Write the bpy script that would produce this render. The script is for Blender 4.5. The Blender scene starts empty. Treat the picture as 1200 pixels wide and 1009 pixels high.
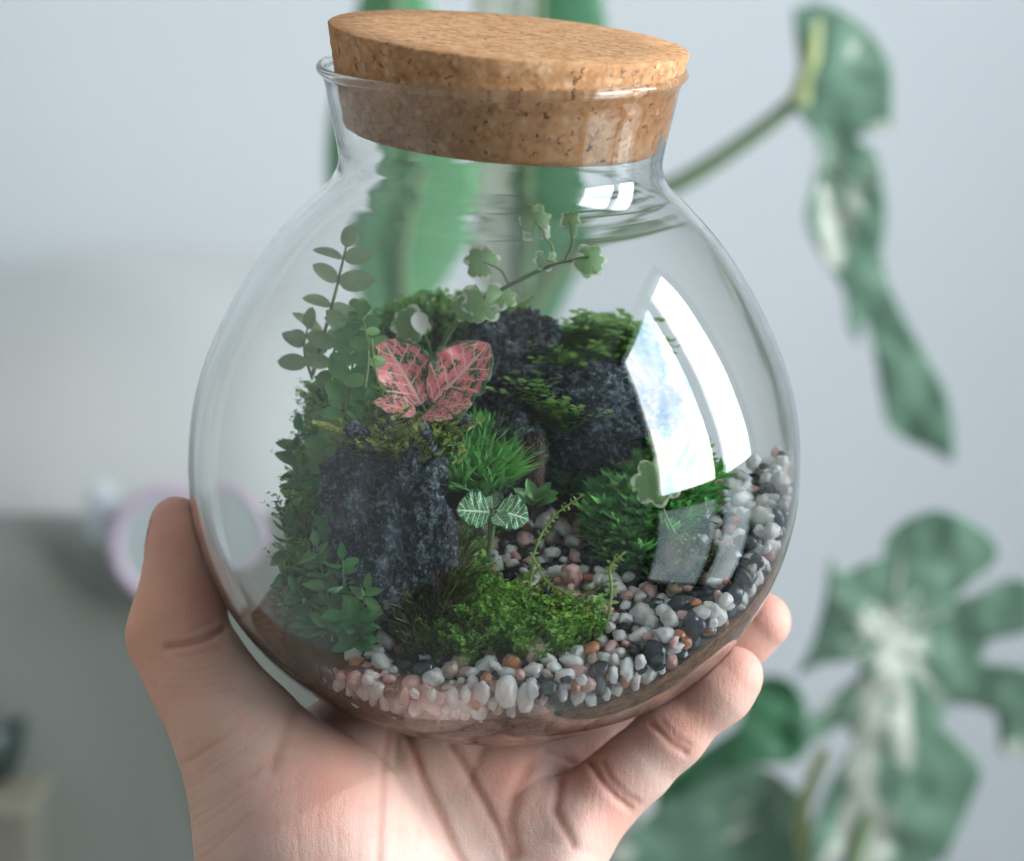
import bpy, bmesh, math, random
import numpy as np
from mathutils import Vector, Matrix, Euler, noise

random.seed(7); RNG = np.random.default_rng(7)
SC = bpy.context.scene
COL = SC.collection
R = math.radians
IW, IH = 1200, 1009                                     # frame of the photograph

# ------------------------------------------------------------------ camera
LENS = 93.0; DIST = 0.62; PITCH = R(15.5); ROLL = R(1.3)
FWD = np.array([0, math.cos(PITCH), -math.sin(PITCH)])
_r, _u = np.array([1., 0, 0]), np.array([0, math.sin(PITCH), math.cos(PITCH)])
RIGHT = _r*math.cos(ROLL) + _u*math.sin(ROLL)
UP = -_r*math.sin(ROLL) + _u*math.cos(ROLL)
TGT = np.array([0.0040, 0, 0.0095])
CAM = TGT - FWD*DIST
cd = bpy.data.cameras.new('camera'); cam = bpy.data.objects.new('camera', cd); COL.objects.link(cam)
cam.matrix_world = Matrix(((RIGHT[0], UP[0], -FWD[0], CAM[0]), (RIGHT[1], UP[1], -FWD[1], CAM[1]),
                           (RIGHT[2], UP[2], -FWD[2], CAM[2]), (0, 0, 0, 1)))
cd.lens = LENS; cd.sensor_width = 36; cd.clip_start = 0.01; cd.clip_end = 60
cd.dof.use_dof = True; cd.dof.focus_distance = 0.592; cd.dof.aperture_fstop = 9.5; cd.dof.aperture_blades = 9
SC.camera = cam
SPX = LENS/36*IW

# ------------------------------------------------------------------ world, exposure
w = bpy.data.worlds.new('World'); SC.world = w; w.use_nodes = True
bg = w.node_tree.nodes['Background']
bg.inputs[0].default_value = (0.95, 0.97, 1.0, 1); bg.inputs[1].default_value = 0.18
SKY_POWER = 15.0                                         # radiance of the sky outside the window
vs = SC.view_settings
vs.view_transform = 'Standard'; vs.look = 'None'; vs.exposure = 0.50; vs.gamma = 1.0; vs.use_curve_mapping = False
cy = SC.cycles
cy.max_bounces = 20; cy.transmission_bounces = 16; cy.transparent_max_bounces = 16; cy.glossy_bounces = 6; cy.diffuse_bounces = 5
cy.sample_clamp_indirect = 5; cy.blur_glossy = 0.5
cy.use_denoising = True

# ------------------------------------------------------------------ helpers
def P(px, py, d=0.0):
    """world point seen at pixel (px,py), d mm nearer than the plane of the jar's axis"""
    z = DIST - d/1000
    return CAM + FWD*z + RIGHT*((px-IW/2)*z/SPX) + UP*((IH/2-py)*z/SPX)

def proj(V):
    q = np.asarray(V) - CAM; z = q@FWD
    return np.stack([IW/2+SPX*(q@RIGHT)/z, IH/2-SPX*(q@UP)/z], -1), z

def tag(o, label=None, cat=None, group=None, kind=None):
    if label: o['label'] = label
    if cat: o['category'] = cat
    if group: o['group'] = group
    if kind: o['kind'] = kind
    return o

def empty(name, loc=(0, 0, 0)):
    o = bpy.data.objects.new(name, None); COL.objects.link(o); o.location = loc; o.empty_display_size = .005
    return o

def link(name, me, mat=None, parent=None, smooth=True):
    o = bpy.data.objects.new(name, me); COL.objects.link(o)
    if mat is not None and not me.materials: me.materials.append(mat)
    if parent is not None:
        o.parent = parent
        o.matrix_parent_inverse = Matrix.Translation(-Vector(parent.location))
    if smooth and len(me.polygons): me.polygons.foreach_set('use_smooth', [True]*len(me.polygons))
    return o

def mesh(name, verts, faces, uv=None, tone=None, extra=None):
    me = bpy.data.meshes.new(name)
    verts = np.asarray(verts, float)
    if isinstance(faces, np.ndarray) and faces.ndim == 2:
        n, k = faces.shape
        me.vertices.add(len(verts)); me.vertices.foreach_set('co', verts.ravel())
        me.loops.add(n*k); me.loops.foreach_set('vertex_index', faces.ravel().astype(np.int32))
        me.polygons.add(n); me.polygons.foreach_set('loop_start', np.arange(0, n*k, k, dtype=np.int32))
        me.polygons.foreach_set('loop_total', np.full(n, k, np.int32))
        me.update(calc_edges=True)
    else:
        me.from_pydata(verts.tolist(), [], [tuple(int(i) for i in f) for f in faces]); me.update()
    if uv is not None:
        a = me.attributes.new('leafuv', 'FLOAT_VECTOR', 'POINT'); u3 = np.zeros((len(verts), 3)); u3[:, :2] = uv
        a.data.foreach_set('vector', u3.ravel())
    if tone is not None:
        a = me.attributes.new('tone', 'FLOAT', 'POINT'); a.data.foreach_set('value', np.asarray(tone, np.float32))
    for k, v in (extra or {}).items():
        a = me.attributes.new(k, 'FLOAT', 'POINT'); a.data.foreach_set('value', np.asarray(v, np.float32))
    return me

# ---- node material helper
class M:
    def __init__(s, name):
        s.m = bpy.data.materials.new(name); s.m.use_nodes = True; s.t = s.m.node_tree; s.n = s.t.nodes
        s.b = s.n['Principled BSDF']; s.out = s.n['Material Output']
    def new(s, typ, **kw):
        nd = s.n.new(typ)
        for k, v in kw.items():
            if k.startswith('i_'):
                key = k[2:]; key = int(key) if key.isdigit() else key.replace('_', ' ')
                s.put(nd.inputs[key], v)
            else: setattr(nd, k, v)
        return nd
    def put(s, sock, v):
        if isinstance(v, bpy.types.NodeSocket): s.t.links.new(v, sock)
        elif isinstance(v, bpy.types.Node): s.t.links.new(v.outputs[0], sock)
        else:
            if sock.type == 'RGBA' and len(v) == 3: v = (*v, 1)
            sock.default_value = v
    def set(s, **kw):
        for k, v in kw.items(): s.put(s.b.inputs[k.replace('_', ' ')], v)
        return s
    def noise(s, scale, detail=4, rough=.55, vec=None, dist=0):
        nd = s.new('ShaderNodeTexNoise', i_Scale=scale, i_Detail=detail, i_Roughness=rough, i_Distortion=dist)
        if vec is not None: s.put(nd.inputs['Vector'], vec)
        return nd.outputs[0]
    def vor(s, scale, feature='F1', vec=None, out='Distance', rnd=1.0):
        nd = s.new('ShaderNodeTexVoronoi', feature=feature, i_Scale=scale, i_Randomness=rnd)
        if vec is not None: s.put(nd.inputs['Vector'], vec)
        return nd.outputs[out]
    def coord(s, which='Object'): return s.new('ShaderNodeTexCoord').outputs[which]
    def attr(s, name, out='Fac'): return s.new('ShaderNodeAttribute', attribute_name=name).outputs[out]
    def math(s, op, a, b=0.0, c=None, clamp=False):
        nd = s.new('ShaderNodeMath', operation=op, use_clamp=clamp); s.put(nd.inputs[0], a); s.put(nd.inputs[1], b)
        if c is not None: s.put(nd.inputs[2], c)
        return nd.outputs[0]
    def ramp(s, fac, stops, interp='LINEAR'):
        nd = s.new('ShaderNodeValToRGB'); s.put(nd.inputs[0], fac); cr = nd.color_ramp; cr.interpolation = interp
        while len(cr.elements) < len(stops): cr.elements.new(.5)
        for e, (p, c) in zip(cr.elements, stops):
            e.position = p; e.color = (*c, 1) if len(c) == 3 else c
        return nd.outputs[0]
    def mix(s, fac, a, b, blend='MIX'):
        nd = s.new('ShaderNodeMix', data_type='RGBA', blend_type=blend); s.put(nd.inputs[0], fac); s.put(nd.inputs[6], a); s.put(nd.inputs[7], b)
        return nd.outputs[2]
    def maprange(s, v, a, b, c=0., d=1.):
        nd = s.new('ShaderNodeMapRange'); s.put(nd.inputs[0], v)
        for i, q in enumerate((a, b, c, d)): nd.inputs[i+1].default_value = q
        return nd.outputs[0]
    def bump(s, h, strength=.4, dist=.001, normal=None):
        nd = s.new('ShaderNodeBump', i_Strength=strength, i_Distance=dist, i_Height=h)
        if normal is not None: s.put(nd.inputs['Normal'], normal)
        return nd.outputs[0]

# ------------------------------------------------------------------ jar profile (metres)
PROF = np.array([[-57.3, 0.0], [-57.3, 30.1], [-52.3, 40.5], [-47.3, 48.8], [-40.3, 56.2], [-31.3, 62.8], [-19.3, 68.2], [-6.3, 71.2],
                 [6.7, 71.4], [20.7, 69.1], [33.7, 64.2], [45.7, 57.7], [55.7, 50.6], [63.2, 43.6], [68.7, 38.4], [72.7, 36.9],
                 [76.7, 37.3], [81.7, 38.3], [86.7, 39.4], [91.2, 40.3], [93.2, 41.2]])/1000
def hermite(p, n):
    t = np.r_[0, np.cumsum(np.hypot(*np.diff(p, axis=0).T))]; tt = np.linspace(0, t[-1], n)
    m = np.gradient(p, t, axis=0); i = np.clip(np.searchsorted(t, tt, side='right')-1, 0, len(t)-2)
    h = t[i+1]-t[i]; u = ((tt-t[i])/h)[:, None]; h = h[:, None]
    return (2*u**3-3*u**2+1)*p[i]+(u**3-2*u**2+u)*h*m[i]+(-2*u**3+3*u**2)*p[i+1]+(u**3-u**2)*h*m[i+1]
_q = PROF.copy(); _q[1] = (-.0573, .024); _q = np.insert(_q, 2, (-.0562, .0335), 0)
OUT = hermite(_q, 220)
OUT[:, 1] = np.maximum(OUT[:, 1], 0)
_d = np.gradient(OUT, axis=0); _d /= np.linalg.norm(_d, axis=1)[:, None]+1e-9
_nrm = np.stack([-_d[:, 1]*-1, -_d[:, 0]*1], -1)          # placeholder, fixed below
_nrm = np.stack([_d[:, 1], -_d[:, 0]], -1)               # (z, r) inward normal
WALL = np.interp(OUT[:, 0], [-.0573, -.050, -.03, .06, .07, .093], [.0020, .0016, .0013, .0013, .0015, .0010])
INN = OUT + _nrm*WALL[:, None]
INN[0] = (OUT[0, 0]+WALL[0], 0); INN[:, 1] = np.maximum(INN[:, 1], 0)
INN = INN[np.r_[True, np.diff(np.maximum.accumulate(INN[:, 0])) > 1e-7]] if False else INN
def r_out(z): return np.interp(z, OUT[5:, 0], OUT[5:, 1])
_im = INN[np.argsort(INN[:, 0])]
def r_in(z): return np.interp(z, _im[:, 0], _im[:, 1])

def revolve(name, prof, seg, jitter=None):
    prof = np.asarray(prof); a = np.linspace(0, 2*np.pi, seg, endpoint=False); n = len(prof)
    rr = prof[:, 1, None]*np.ones(seg); zz = prof[:, 0, None]*np.ones(seg)
    if jitter is not None: rr = rr + jitter(zz, a[None, :])*(rr > .004)
    V = np.stack([rr*np.cos(a), rr*np.sin(a), zz], -1).reshape(-1, 3)
    i = np.arange(n-1)[:, None]*seg; j = np.arange(seg)[None]; k = (j+1) % seg
    F = np.stack([i+j, i+k, i+seg+k, i+seg+j], -1).reshape(-1, 4)
    me = mesh(name, V, F)
    bm = bmesh.new(); bm.from_mesh(me); bmesh.ops.remove_doubles(bm, verts=bm.verts, dist=1e-6)
    bmesh.ops.recalc_face_normals(bm, faces=bm.faces); bm.to_mesh(me); bm.free()
    return me

# ------------------------------------------------------------------ ground inside the jar
def terrain(x, y):
    x = np.asarray(x); y = np.asarray(y)
    return -.0150 + .13*x + .33*y + .30*np.maximum(0, x-.036) + .14*np.maximum(0, y+.030)*np.clip(1.15-np.abs(x)/.055, 0, 1) - .30*np.maximum(0, -x-.028) - .45*np.maximum(0, y-.002)*np.clip((x-.030)/.025, 0, 1) - .55*np.maximum(0, y+.004)*np.clip((-x-.022)/.022, 0, 1) + .0012*np.sin(x*160+1)*np.cos(y*140)
def ray_ground(px, py, lift=0.0):
    d = P(px, py, 0)-CAM; d /= np.linalg.norm(d); lo, hi = .4, .9
    f = lambda t: (CAM+d*t)[2]-float(terrain(*(CAM+d*t)[:2]))-lift
    for _ in range(50):
        mid = (lo+hi)/2
        if f(mid) > 0: lo = mid
        else: hi = mid
    return CAM+d*lo

# ================================================================== THE SETTING
def quad(name, pts, mat, parent=None, kind='structure', thick=0.0):
    me = mesh(name, np.array(pts), [(0, 1, 2, 3)])
    o = link(name, me, mat, parent, smooth=False)
    if thick:
        s = o.modifiers.new('thickness', 'SOLIDIFY'); s.thickness = thick; s.offset = -1
    if kind: o['kind'] = kind
    return o

def box_bm(bm, x0, x1, y0, y1, z0, z1):
    v = [bm.verts.new(c) for c in ((x0, y0, z0), (x1, y0, z0), (x1, y1, z0), (x0, y1, z0), (x0, y0, z1), (x1, y0, z1), (x1, y1, z1), (x0, y1, z1))]
    for f in ((3, 2, 1, 0), (4, 5, 6, 7), (0, 1, 5, 4), (1, 2, 6, 5), (2, 3, 7, 6), (3, 0, 4, 7)): bm.faces.new([v[i] for i in f])

def box(name, dims, mat, parent=None, bevel=.002):
    bm = bmesh.new(); box_bm(bm, *dims)
    if bevel: bmesh.ops.bevel(bm, geom=bm.edges[:], offset=bevel, segments=2, affect='EDGES', profile=.6)
    bmesh.ops.recalc_face_normals(bm, faces=bm.faces)
    me = bpy.data.meshes.new(name); bm.to_mesh(me); bm.free()
    return link(name, me, mat, parent, smooth=False)

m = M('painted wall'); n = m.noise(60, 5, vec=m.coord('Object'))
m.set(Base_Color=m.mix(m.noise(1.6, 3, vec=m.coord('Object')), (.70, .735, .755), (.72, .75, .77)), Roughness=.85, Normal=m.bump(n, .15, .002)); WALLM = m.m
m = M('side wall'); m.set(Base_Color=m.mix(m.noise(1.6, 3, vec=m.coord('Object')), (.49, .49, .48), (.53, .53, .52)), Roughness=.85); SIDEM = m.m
m = M('white ceiling'); m.set(Base_Color=(.80, .80, .79), Roughness=.9, Normal=m.bump(m.noise(60, 4, vec=m.coord('Object')), .1, .002)); CEILM = m.m
m = M('grey floor'); m.set(Base_Color=m.mix(m.noise(8, 4, vec=m.coord('Object')), (.30, .29, .27), (.36, .35, .33)), Roughness=.5); FLOORM = m.m
# back wall of the room, behind the plants, and the side wall the glass mirrors on its left
quad('wall', [(-1.6, 1.1, -1.3), (1.6, 1.1, -1.3), (1.6, 1.1, 1.5), (-1.6, 1.1, 1.5)], WALLM, thick=.05)
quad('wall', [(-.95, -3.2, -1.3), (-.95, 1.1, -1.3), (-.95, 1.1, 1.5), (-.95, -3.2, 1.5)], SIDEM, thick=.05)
quad('ceiling', [(-1.0, -3.2, 1.5), (-1.0, 1.15, 1.5), (1.12, 1.15, 1.5), (1.12, -3.2, 1.5)], CEILM, thick=.05)
quad('floor', [(-1.0, -3.2, -1.3), (1.12, -3.2, -1.3), (1.12, 1.15, -1.3), (-1.0, 1.15, -1.3)], FLOORM, thick=.05)

def bgz(px, py, y):                                      # world point on the plane at distance y
    d = P(px, py, 0)-CAM; t = (y-CAM[1])/d[1]; return CAM+d*t
# window in the right-hand wall with the bright sky outside: what the jar mirrors and what lights the place
m = M('sky with clouds')
co = m.coord('Object')
cl = m.ramp(m.noise(2.2, 7, .62, co, .5), [(.36, (.34, .50, .70)), (.47, (.68, .79, .90)), (.57, (1.0, .99, .96))])
em = m.new('ShaderNodeEmission', i_Color=cl, i_Strength=SKY_POWER); m.t.links.new(em.outputs[0], m.out.inputs[0]); SKYM = m.m
WX, WY0, WY1, WZ0, WZ1, WYM, WZM = 1.0, -.58, .30, -.62, .86, -.035, -.085
quad('sky', [(WX+.35, WY0-.5, WZM+.0), (WX+.35, WY0-.5, WZ1+.6), (WX+.35, WY1+.5, WZ1+.6), (WX+.35, WY1+.5, WZM+.0)], SKYM)
m = M('pale facade outside'); co = m.coord('Object')
c = m.mix(m.ramp(m.noise(2.2, 5, .6, co), [(.42, (0, 0, 0)), (.60, (1, 1, 1))]), (.42, .56, .62), (.80, .88, .92))
em = m.new('ShaderNodeEmission', i_Color=c, i_Strength=SKY_POWER*.13); m.t.links.new(em.outputs[0], m.out.inputs[0])
quad('facade', [(WX+.34, WY0-.5, WZ0-.5), (WX+.34, WY0-.5, WZM+.0), (WX+.34, WY1+.5, WZM+.0), (WX+.34, WY1+.5, WZ0-.5)], m.m)
m = M('dark window frame'); m.set(Base_Color=(.05, .06, .055), Roughness=.4); FRM = m.m
win = tag(empty('window', (WX, (WY0+WY1)/2, WZ0)), 'tall dark framed window with clouds outside, mirrored in the jar', 'window')
for d in ((WX, WX+.05, WY0-.08, WY0, WZ0-.08, WZ1+.08), (WX, WX+.05, WY1, WY1+.08, WZ0-.08, WZ1+.08)):
    box('window_jamb', d, FRM, win)
for d in ((WX+.002, WX+.048, WY0, WY1, WZ0-.08, WZ0), (WX+.002, WX+.048, WY0, WY1, WZ1, WZ1+.08)): box('window_rail', d, FRM, win)
box('mullion', (WX+.004, WX+.046, WYM-.05, WYM+.05, WZ0, WZ1), FRM, win)
for d in ((WX+.006, WX+.044, WY0, WYM-.05, WZM-.045, WZM+.045), (WX+.006, WX+.044, WYM+.05, WY1, WZM-.045, WZM+.045)): box('transom', d, FRM, win)
# the wall round that window
for d in ((WX+.05, WX+.12, -3.2, WY0-.07, -1.3, 1.5), (WX+.05, WX+.12, WY1+.07, 1.1, -1.3, 1.5),
          (WX+.05, WX+.12, WY0-.07, WY1+.07, -1.3, WZ0-.07), (WX+.05, WX+.12, WY0-.07, WY1+.07, WZ1+.07, 1.5)):
    box('wall', d, WALLM, None, 0)['kind'] = 'structure'

# ================================================================== THE JAR
m = M('clear glass')
m.set(Base_Color=(.985, 1.0, .992), Roughness=0.0, IOR=1.45, Transmission_Weight=1.0); GLASS = m.m
def wav(z, a):
    k = np.exp(-((z-.070)/.007)**2)
    return k*.00004*(np.sin(z*2600+2*np.sin(a*3))+.6*np.sin(a*9+z*900)) + 0*a
lip = []
o_end, i_end = OUT[-1], INN[-1]; c = (o_end+i_end)/2; rad = np.linalg.norm(o_end-i_end)/2
d = (o_end-c)/rad; nrm = np.array([-d[1], d[0]]);
if nrm[0] < 0: nrm = -nrm
for t in np.linspace(-.5, np.pi+.5, 15): lip.append(c + nrm*.0007 + .00105*(d*math.cos(t)+nrm*math.sin(t)))
full = np.vstack([OUT, lip, INN[::-1]])
nO = len(OUT)+len(lip)
inner_flag = (np.arange(len(full)) >= nO)[:, None]
jar = link('glass_jar', revolve('glass_jar', full, 192, lambda z, a: np.where(inner_flag, wav(z, a), 0)), GLASS)
tag(jar, 'round clear glass terrarium jar held in the hand, with window reflections', 'glass jar')

# cork
m = M('agglomerated cork'); co = m.coord('Object')
wv = m.new('ShaderNodeVectorMath', operation='MULTIPLY_ADD', i_0=m.new('ShaderNodeTexNoise', i_Scale=600, i_Detail=3).outputs['Color'], i_1=(.0030, .0030, .0030), i_2=co).outputs[0]
v1 = m.vor(460, vec=wv, out='Color'); v2 = m.vor(460, 'DISTANCE_TO_EDGE', wv)
sep = m.new('ShaderNodeSeparateColor', i_0=v1)
base = m.ramp(sep.outputs[0], [(0, (.66, .325, .145)), (.4, (.745, .395, .19)), (.8, (.79, .45, .235)), (1, (.82, .50, .28))])
base = m.mix(m.ramp(v2, [(0, (.3, .3, .3)), (.06, (0, 0, 0))]), base, (.40, .20, .09))
base = m.mix(m.ramp(m.noise(300, 5, .75, co, .6), [(.53, (0, 0, 0)), (.66, (.8, .8, .8))]), base, (.40, .19, .085))
base = m.mix(m.ramp(m.noise(520, 4, .7, co), [(.60, (0, 0, 0)), (.66, (.9, .9, .9))]), base, (.10, .045, .022))
hgt = m.math('ADD', m.math('MULTIPLY', m.ramp(v2, [(0, (0, 0, 0)), (.2, (1, 1, 1))]), .25), m.math('MULTIPLY', m.noise(420, 6, .75, co), 1.2))
m.set(Base_Color=base, Roughness=.92, Specular_IOR_Level=.15, Normal=m.bump(hgt, .7, .0008)); CORKM = m.m
def cork_jit(z, a):
    s = np.zeros(np.broadcast(z, a).shape)
    for i in np.ndindex(s.shape):
        zz, aa = z[i], a[0, i[1]]
        s[i] = noise.noise(Vector((math.cos(aa)*22, math.sin(aa)*22, zz*560)))
    return s*.00028
cp = np.array([[0, 0], [0, .030], [0, .0343], [.0009, .0358]] + [[t, .0358+.0051*(t/.0232)] for t in np.linspace(.002, .0212, 14)] + [[.0228, .0408], [.0232, .0403], [.0232, .03], [.0232, .02], [.0232, 0]])
cork = link('cork_stopper', revolve('cork_stopper', cp, 200, cork_jit), CORKM)
cork.location = (-0.0002, 0, .0786); cork.rotation_euler = (0, R(3.8), 0)
tag(cork, 'tan cork stopper pressed slightly tilted into the jar neck', 'cork stopper')

# soil filling the bottom of the jar
SEG = 144
TH = np.linspace(0, 2*np.pi, SEG, endpoint=False)
def soil_mesh(drop, rows=26, gap=-.0004):
    V = []
    for th in TH:
        dl = math.degrees(th) % 360; lf = min(1, max(0, (min(abs(dl-180), 70)-70)/-25)); dr_ = drop*(1-lf)+.003*lf
        zz = np.linspace(-.0545, .045, 800); rr = r_in(zz)-gap
        h = terrain(rr*math.cos(th), rr*math.sin(th))-dr_
        k = int(np.argmax(zz > h)); ze = zz[max(k, 2)]
        side = np.linspace(-.0545, ze, rows); col = [(0, 0, -.0543)]+[((r_in(s)-gap)*math.cos(th), (r_in(s)-gap)*math.sin(th), s) for s in side]
        re = r_in(ze)-gap
        for q in np.linspace(1, 0, 22)[1:]:
            x, y = re*q*math.cos(th), re*q*math.sin(th)
            col.append((x, y, float(terrain(x, y))-dr_ + .0006*noise.noise(Vector((x*260, y*260, 0)))))
        V.append(col)
    V = np.array(V); n = V.shape[1]; V = V.reshape(-1, 3)
    i = np.arange(SEG)[:, None]*n; i2 = ((np.arange(SEG)+1) % SEG)[:, None]*n; j = np.arange(n-1)[None]
    F = np.stack([i+j, i2+j, i2+j+1, i+j+1], -1).reshape(-1, 4)
    me = mesh('soil', V, F); bm = bmesh.new(); bm.from_mesh(me); bmesh.ops.remove_doubles(bm, verts=bm.verts, dist=1e-6)
    bmesh.ops.dissolve_degenerate(bm, dist=1e-7, edges=bm.edges[:]); bmesh.ops.recalc_face_normals(bm, faces=bm.faces); bm.to_mesh(me); bm.free()
    return me
m = M('brown soil'); co = m.coord('Object')
c1 = m.ramp(m.noise(420, 6, .7, co), [(.32, (.060, .032, .020)), (.5, (.20, .115, .070)), (.68, (.33, .21, .14))])
c1 = m.mix(m.ramp(m.vor(700, vec=co), [(.10, (.7, .7, .7)), (.20, (0, 0, 0))]), c1, (.40, .28, .20))
m.set(Base_Color=c1, Roughness=.9, Normal=m.bump(m.noise(600, 5, .7, co), .8, .0008)); SOILM = m.m
soil = link('soil', soil_mesh(.0085), SOILM)
tag(soil, 'brown soil layer filling the bottom of the glass jar', 'soil', kind='stuff')

# ================================================================== THE HAND
def surface_nets(f, o, h):
    nx, ny, nz = f.shape; s = f < 0
    cnt = np.zeros((nx-1, ny-1, nz-1), np.int8)
    for dx in (0, 1):
        for dy in (0, 1):
            for dz in (0, 1): cnt += s[dx:nx-1+dx, dy:ny-1+dy, dz:nz-1+dz]
    act = (cnt > 0) & (cnt < 8); idx = -np.ones(act.shape, np.int64); ijk = np.argwhere(act); idx[act] = np.arange(len(ijk))
    acc = np.zeros((len(ijk), 3)); num = np.zeros(len(ijk)); cs = [(a, b, c) for a in (0, 1) for b in (0, 1) for c in (0, 1)]
    for p in cs:
        for ax in range(3):
            if p[ax]: continue
            q = list(p); q[ax] = 1
            fa = f[ijk[:, 0]+p[0], ijk[:, 1]+p[1], ijk[:, 2]+p[2]]; fb = f[ijk[:, 0]+q[0], ijk[:, 1]+q[1], ijk[:, 2]+q[2]]
            k = (fa < 0) != (fb < 0); t = np.where(k, fa/np.where(k, fa-fb, 1), 0)
            pos = np.array(p, float)[None].repeat(len(ijk), 0); pos[:, ax] += t
            acc += pos*k[:, None]; num += k
    V = (ijk+acc/num[:, None])*h+o; F = []
    for ax in range(3):
        a, b = [(1, 2), (2, 0), (0, 1)][ax]
        sl0 = [slice(1, n-1) for n in f.shape]; sl0[ax] = slice(0, f.shape[ax]-1); sl1 = list(sl0); sl1[ax] = slice(1, f.shape[ax])
        e0, e1 = s[tuple(sl0)], s[tuple(sl1)]; pts = np.argwhere(e0 != e1); inside = e0[e0 != e1]
        off = np.ones(3, int); off[ax] = 0; g = pts+off
        def c(da, db):
            q = g.copy(); q[:, a] += da; q[:, b] += db; return idx[q[:, 0], q[:, 1], q[:, 2]]
        Q = np.stack([c(-1, -1), c(0, -1), c(0, 0), c(-1, 0)], -1); Q[~inside] = Q[~inside][:, ::-1]; F.append(Q)
    return V, np.vstack(F)

def cone(p, a, b, ra, rb):                               # rounded cone
    ba = b-a; l2 = ba@ba; h = np.clip(((p-a)@ba)/l2, 0, 1)
    return np.linalg.norm(p-a-h[:, None]*ba, axis=1)-(ra+(rb-ra)*h)
def smin(a, b, k):
    h = np.maximum(k-np.abs(a-b), 0)/k; return np.minimum(a, b)-h*h*k*.25
def chain(J, k=.003):
    J = [(P(*j[:3]), j[3]/1000) for j in J]
    def f(p):
        r = None
        for (a, ra), (b, rb) in zip(J, J[1:]):
            d = cone(p, a, b, ra, rb); r = d if r is None else smin(r, d, k)
        return r
    return f
def jar_sdf(p):
    r = np.hypot(p[:, 0], p[:, 1]); z = p[:, 2]
    d = (r-np.interp(z, OUT[5:, 0], OUT[5:, 1]))*.8
    return np.maximum(d, np.maximum(-.0573-z, -d*0+z-.094))

THUMB = chain([(205, 607, -3, 4.4), (211, 627, -3, 6.6), (216, 657, -3, 7.7), (213, 700, -2, 8.6), (208, 743, 1, 10.6), (238, 800, 6, 11.2), (282, 866, 12, 13.8), (348, 975, 17, 22)], .006)
PALM = [chain([(360, 985, 12, 22), (440, 1120, 14, 27)], .01), chain([(405, 886, -14, 12.5), (440, 1150, 4, 20)], .01),
        chain([(500, 905, -16, 13), (500, 1150, 4, 20)], .01), chain([(585, 935, -12, 13), (560, 1150, 4, 20)], .01),
        chain([(648, 990, 1, 10.6), (610, 1120, 6, 19)], .01), chain([(500, 1130, 4, 24), (510, 1330, 14, 25), (520, 1560, 24, 30)], .01)]
INDEX = chain([(400, 884, -12, 12.2), (440, 872, -46, 9.8), (520, 835, -66, 8.6), (600, 800, -76, 7.6)])
MIDDLE = chain([(505, 902, -16, 12.5), (590, 868, -48, 9.8), (690, 800, -66, 8.6), (770, 740, -72, 7.6)])
RING = chain([(590, 935, -14, 12), (690, 868, -24, 9.8), (800, 796, -28, 8.6), (866, 748, -26, 7.6), (894, 728, -24, 6.8)])
PINKY = chain([(645, 1000, -1, 10.6), (712, 928, -4, 8.4), (745, 900, -4, 7.9), (785, 861, -3, 7.7), (842, 809, -2, 7.6), (861, 791, -2, 6.8)], .004)
def hand_sdf(p):
    palm = PALM[0](p)
    for f in PALM[1:]: palm = smin(palm, f(p), .010)
    t = THUMB(p); base = smin(palm, t, .014)
    d = base
    for f, k in ((INDEX, .008), (MIDDLE, .008), (RING, .007), (PINKY, .009)):
        d = np.minimum(d, smin(base, f(p), k))
    # valley between the thenar and the little-finger side of the palm
    v = cone(p, P(640, 912, 11), P(560, 1060, 30), .006, .011); d = -smin(-d, v+.0012, .010)
    return np.maximum(d, -(jar_sdf(p)-.00025))

def grid_surface(sdf, lo, hi, h):
    ax = [np.arange(a, b, h) for a, b in zip(lo, hi)]; f = np.empty([len(a) for a in ax])
    Y, Z = np.meshgrid(ax[1], ax[2], indexing='ij'); yz = np.stack([Y.ravel(), Z.ravel()], -1)
    for i0 in range(0, len(ax[0]), 8):
        xs = ax[0][i0:i0+8]; p = np.concatenate([np.c_[np.full(len(yz), x), yz] for x in xs]); f[i0:i0+8] = sdf(p).reshape(len(xs), *Y.shape)
    return surface_nets(f, np.array([a[0] for a in ax]), h)

HV, HF = grid_surface(hand_sdf, (-.108, -.125, -.215), (.088, .062, .012), .00125)
me = mesh('hand', HV, HF)
bm = bmesh.new(); bm.from_mesh(me)
bmesh.ops.subdivide_edges(bm, edges=bm.edges[:], cuts=1, use_grid_fill=True, smooth=0)
bm.to_mesh(me); bm.free()
n = len(me.vertices); V = np.empty(n*3); me.vertices.foreach_get('co', V); V = V.reshape(-1, 3)
def grad(p, e=.0003):
    return np.stack([hand_sdf(p+np.eye(3)[i]*e)-hand_sdf(p-np.eye(3)[i]*e) for i in range(3)], -1)/(2*e)
for _ in range(2):
    g = grad(V); V = V-hand_sdf(V)[:, None]*g/np.maximum((g*g).sum(1), .25)[:, None]
g = grad(V); N = g/np.maximum(np.linalg.norm(g, axis=1), 1e-6)[:, None]
px, pz = proj(V); face = ((CAM-V)*N).sum(1) > 0
def seg_d(p, pts):
    d = np.full(len(p), 1e9); pts = np.array(pts, float)
    for a, b in zip(pts, pts[1:]):
        ba = b-a; t = np.clip(((p-a)@ba)/(ba@ba), 0, 1); d = np.minimum(d, np.linalg.norm(p-a-t[:, None]*ba, axis=1))
    return d
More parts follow.
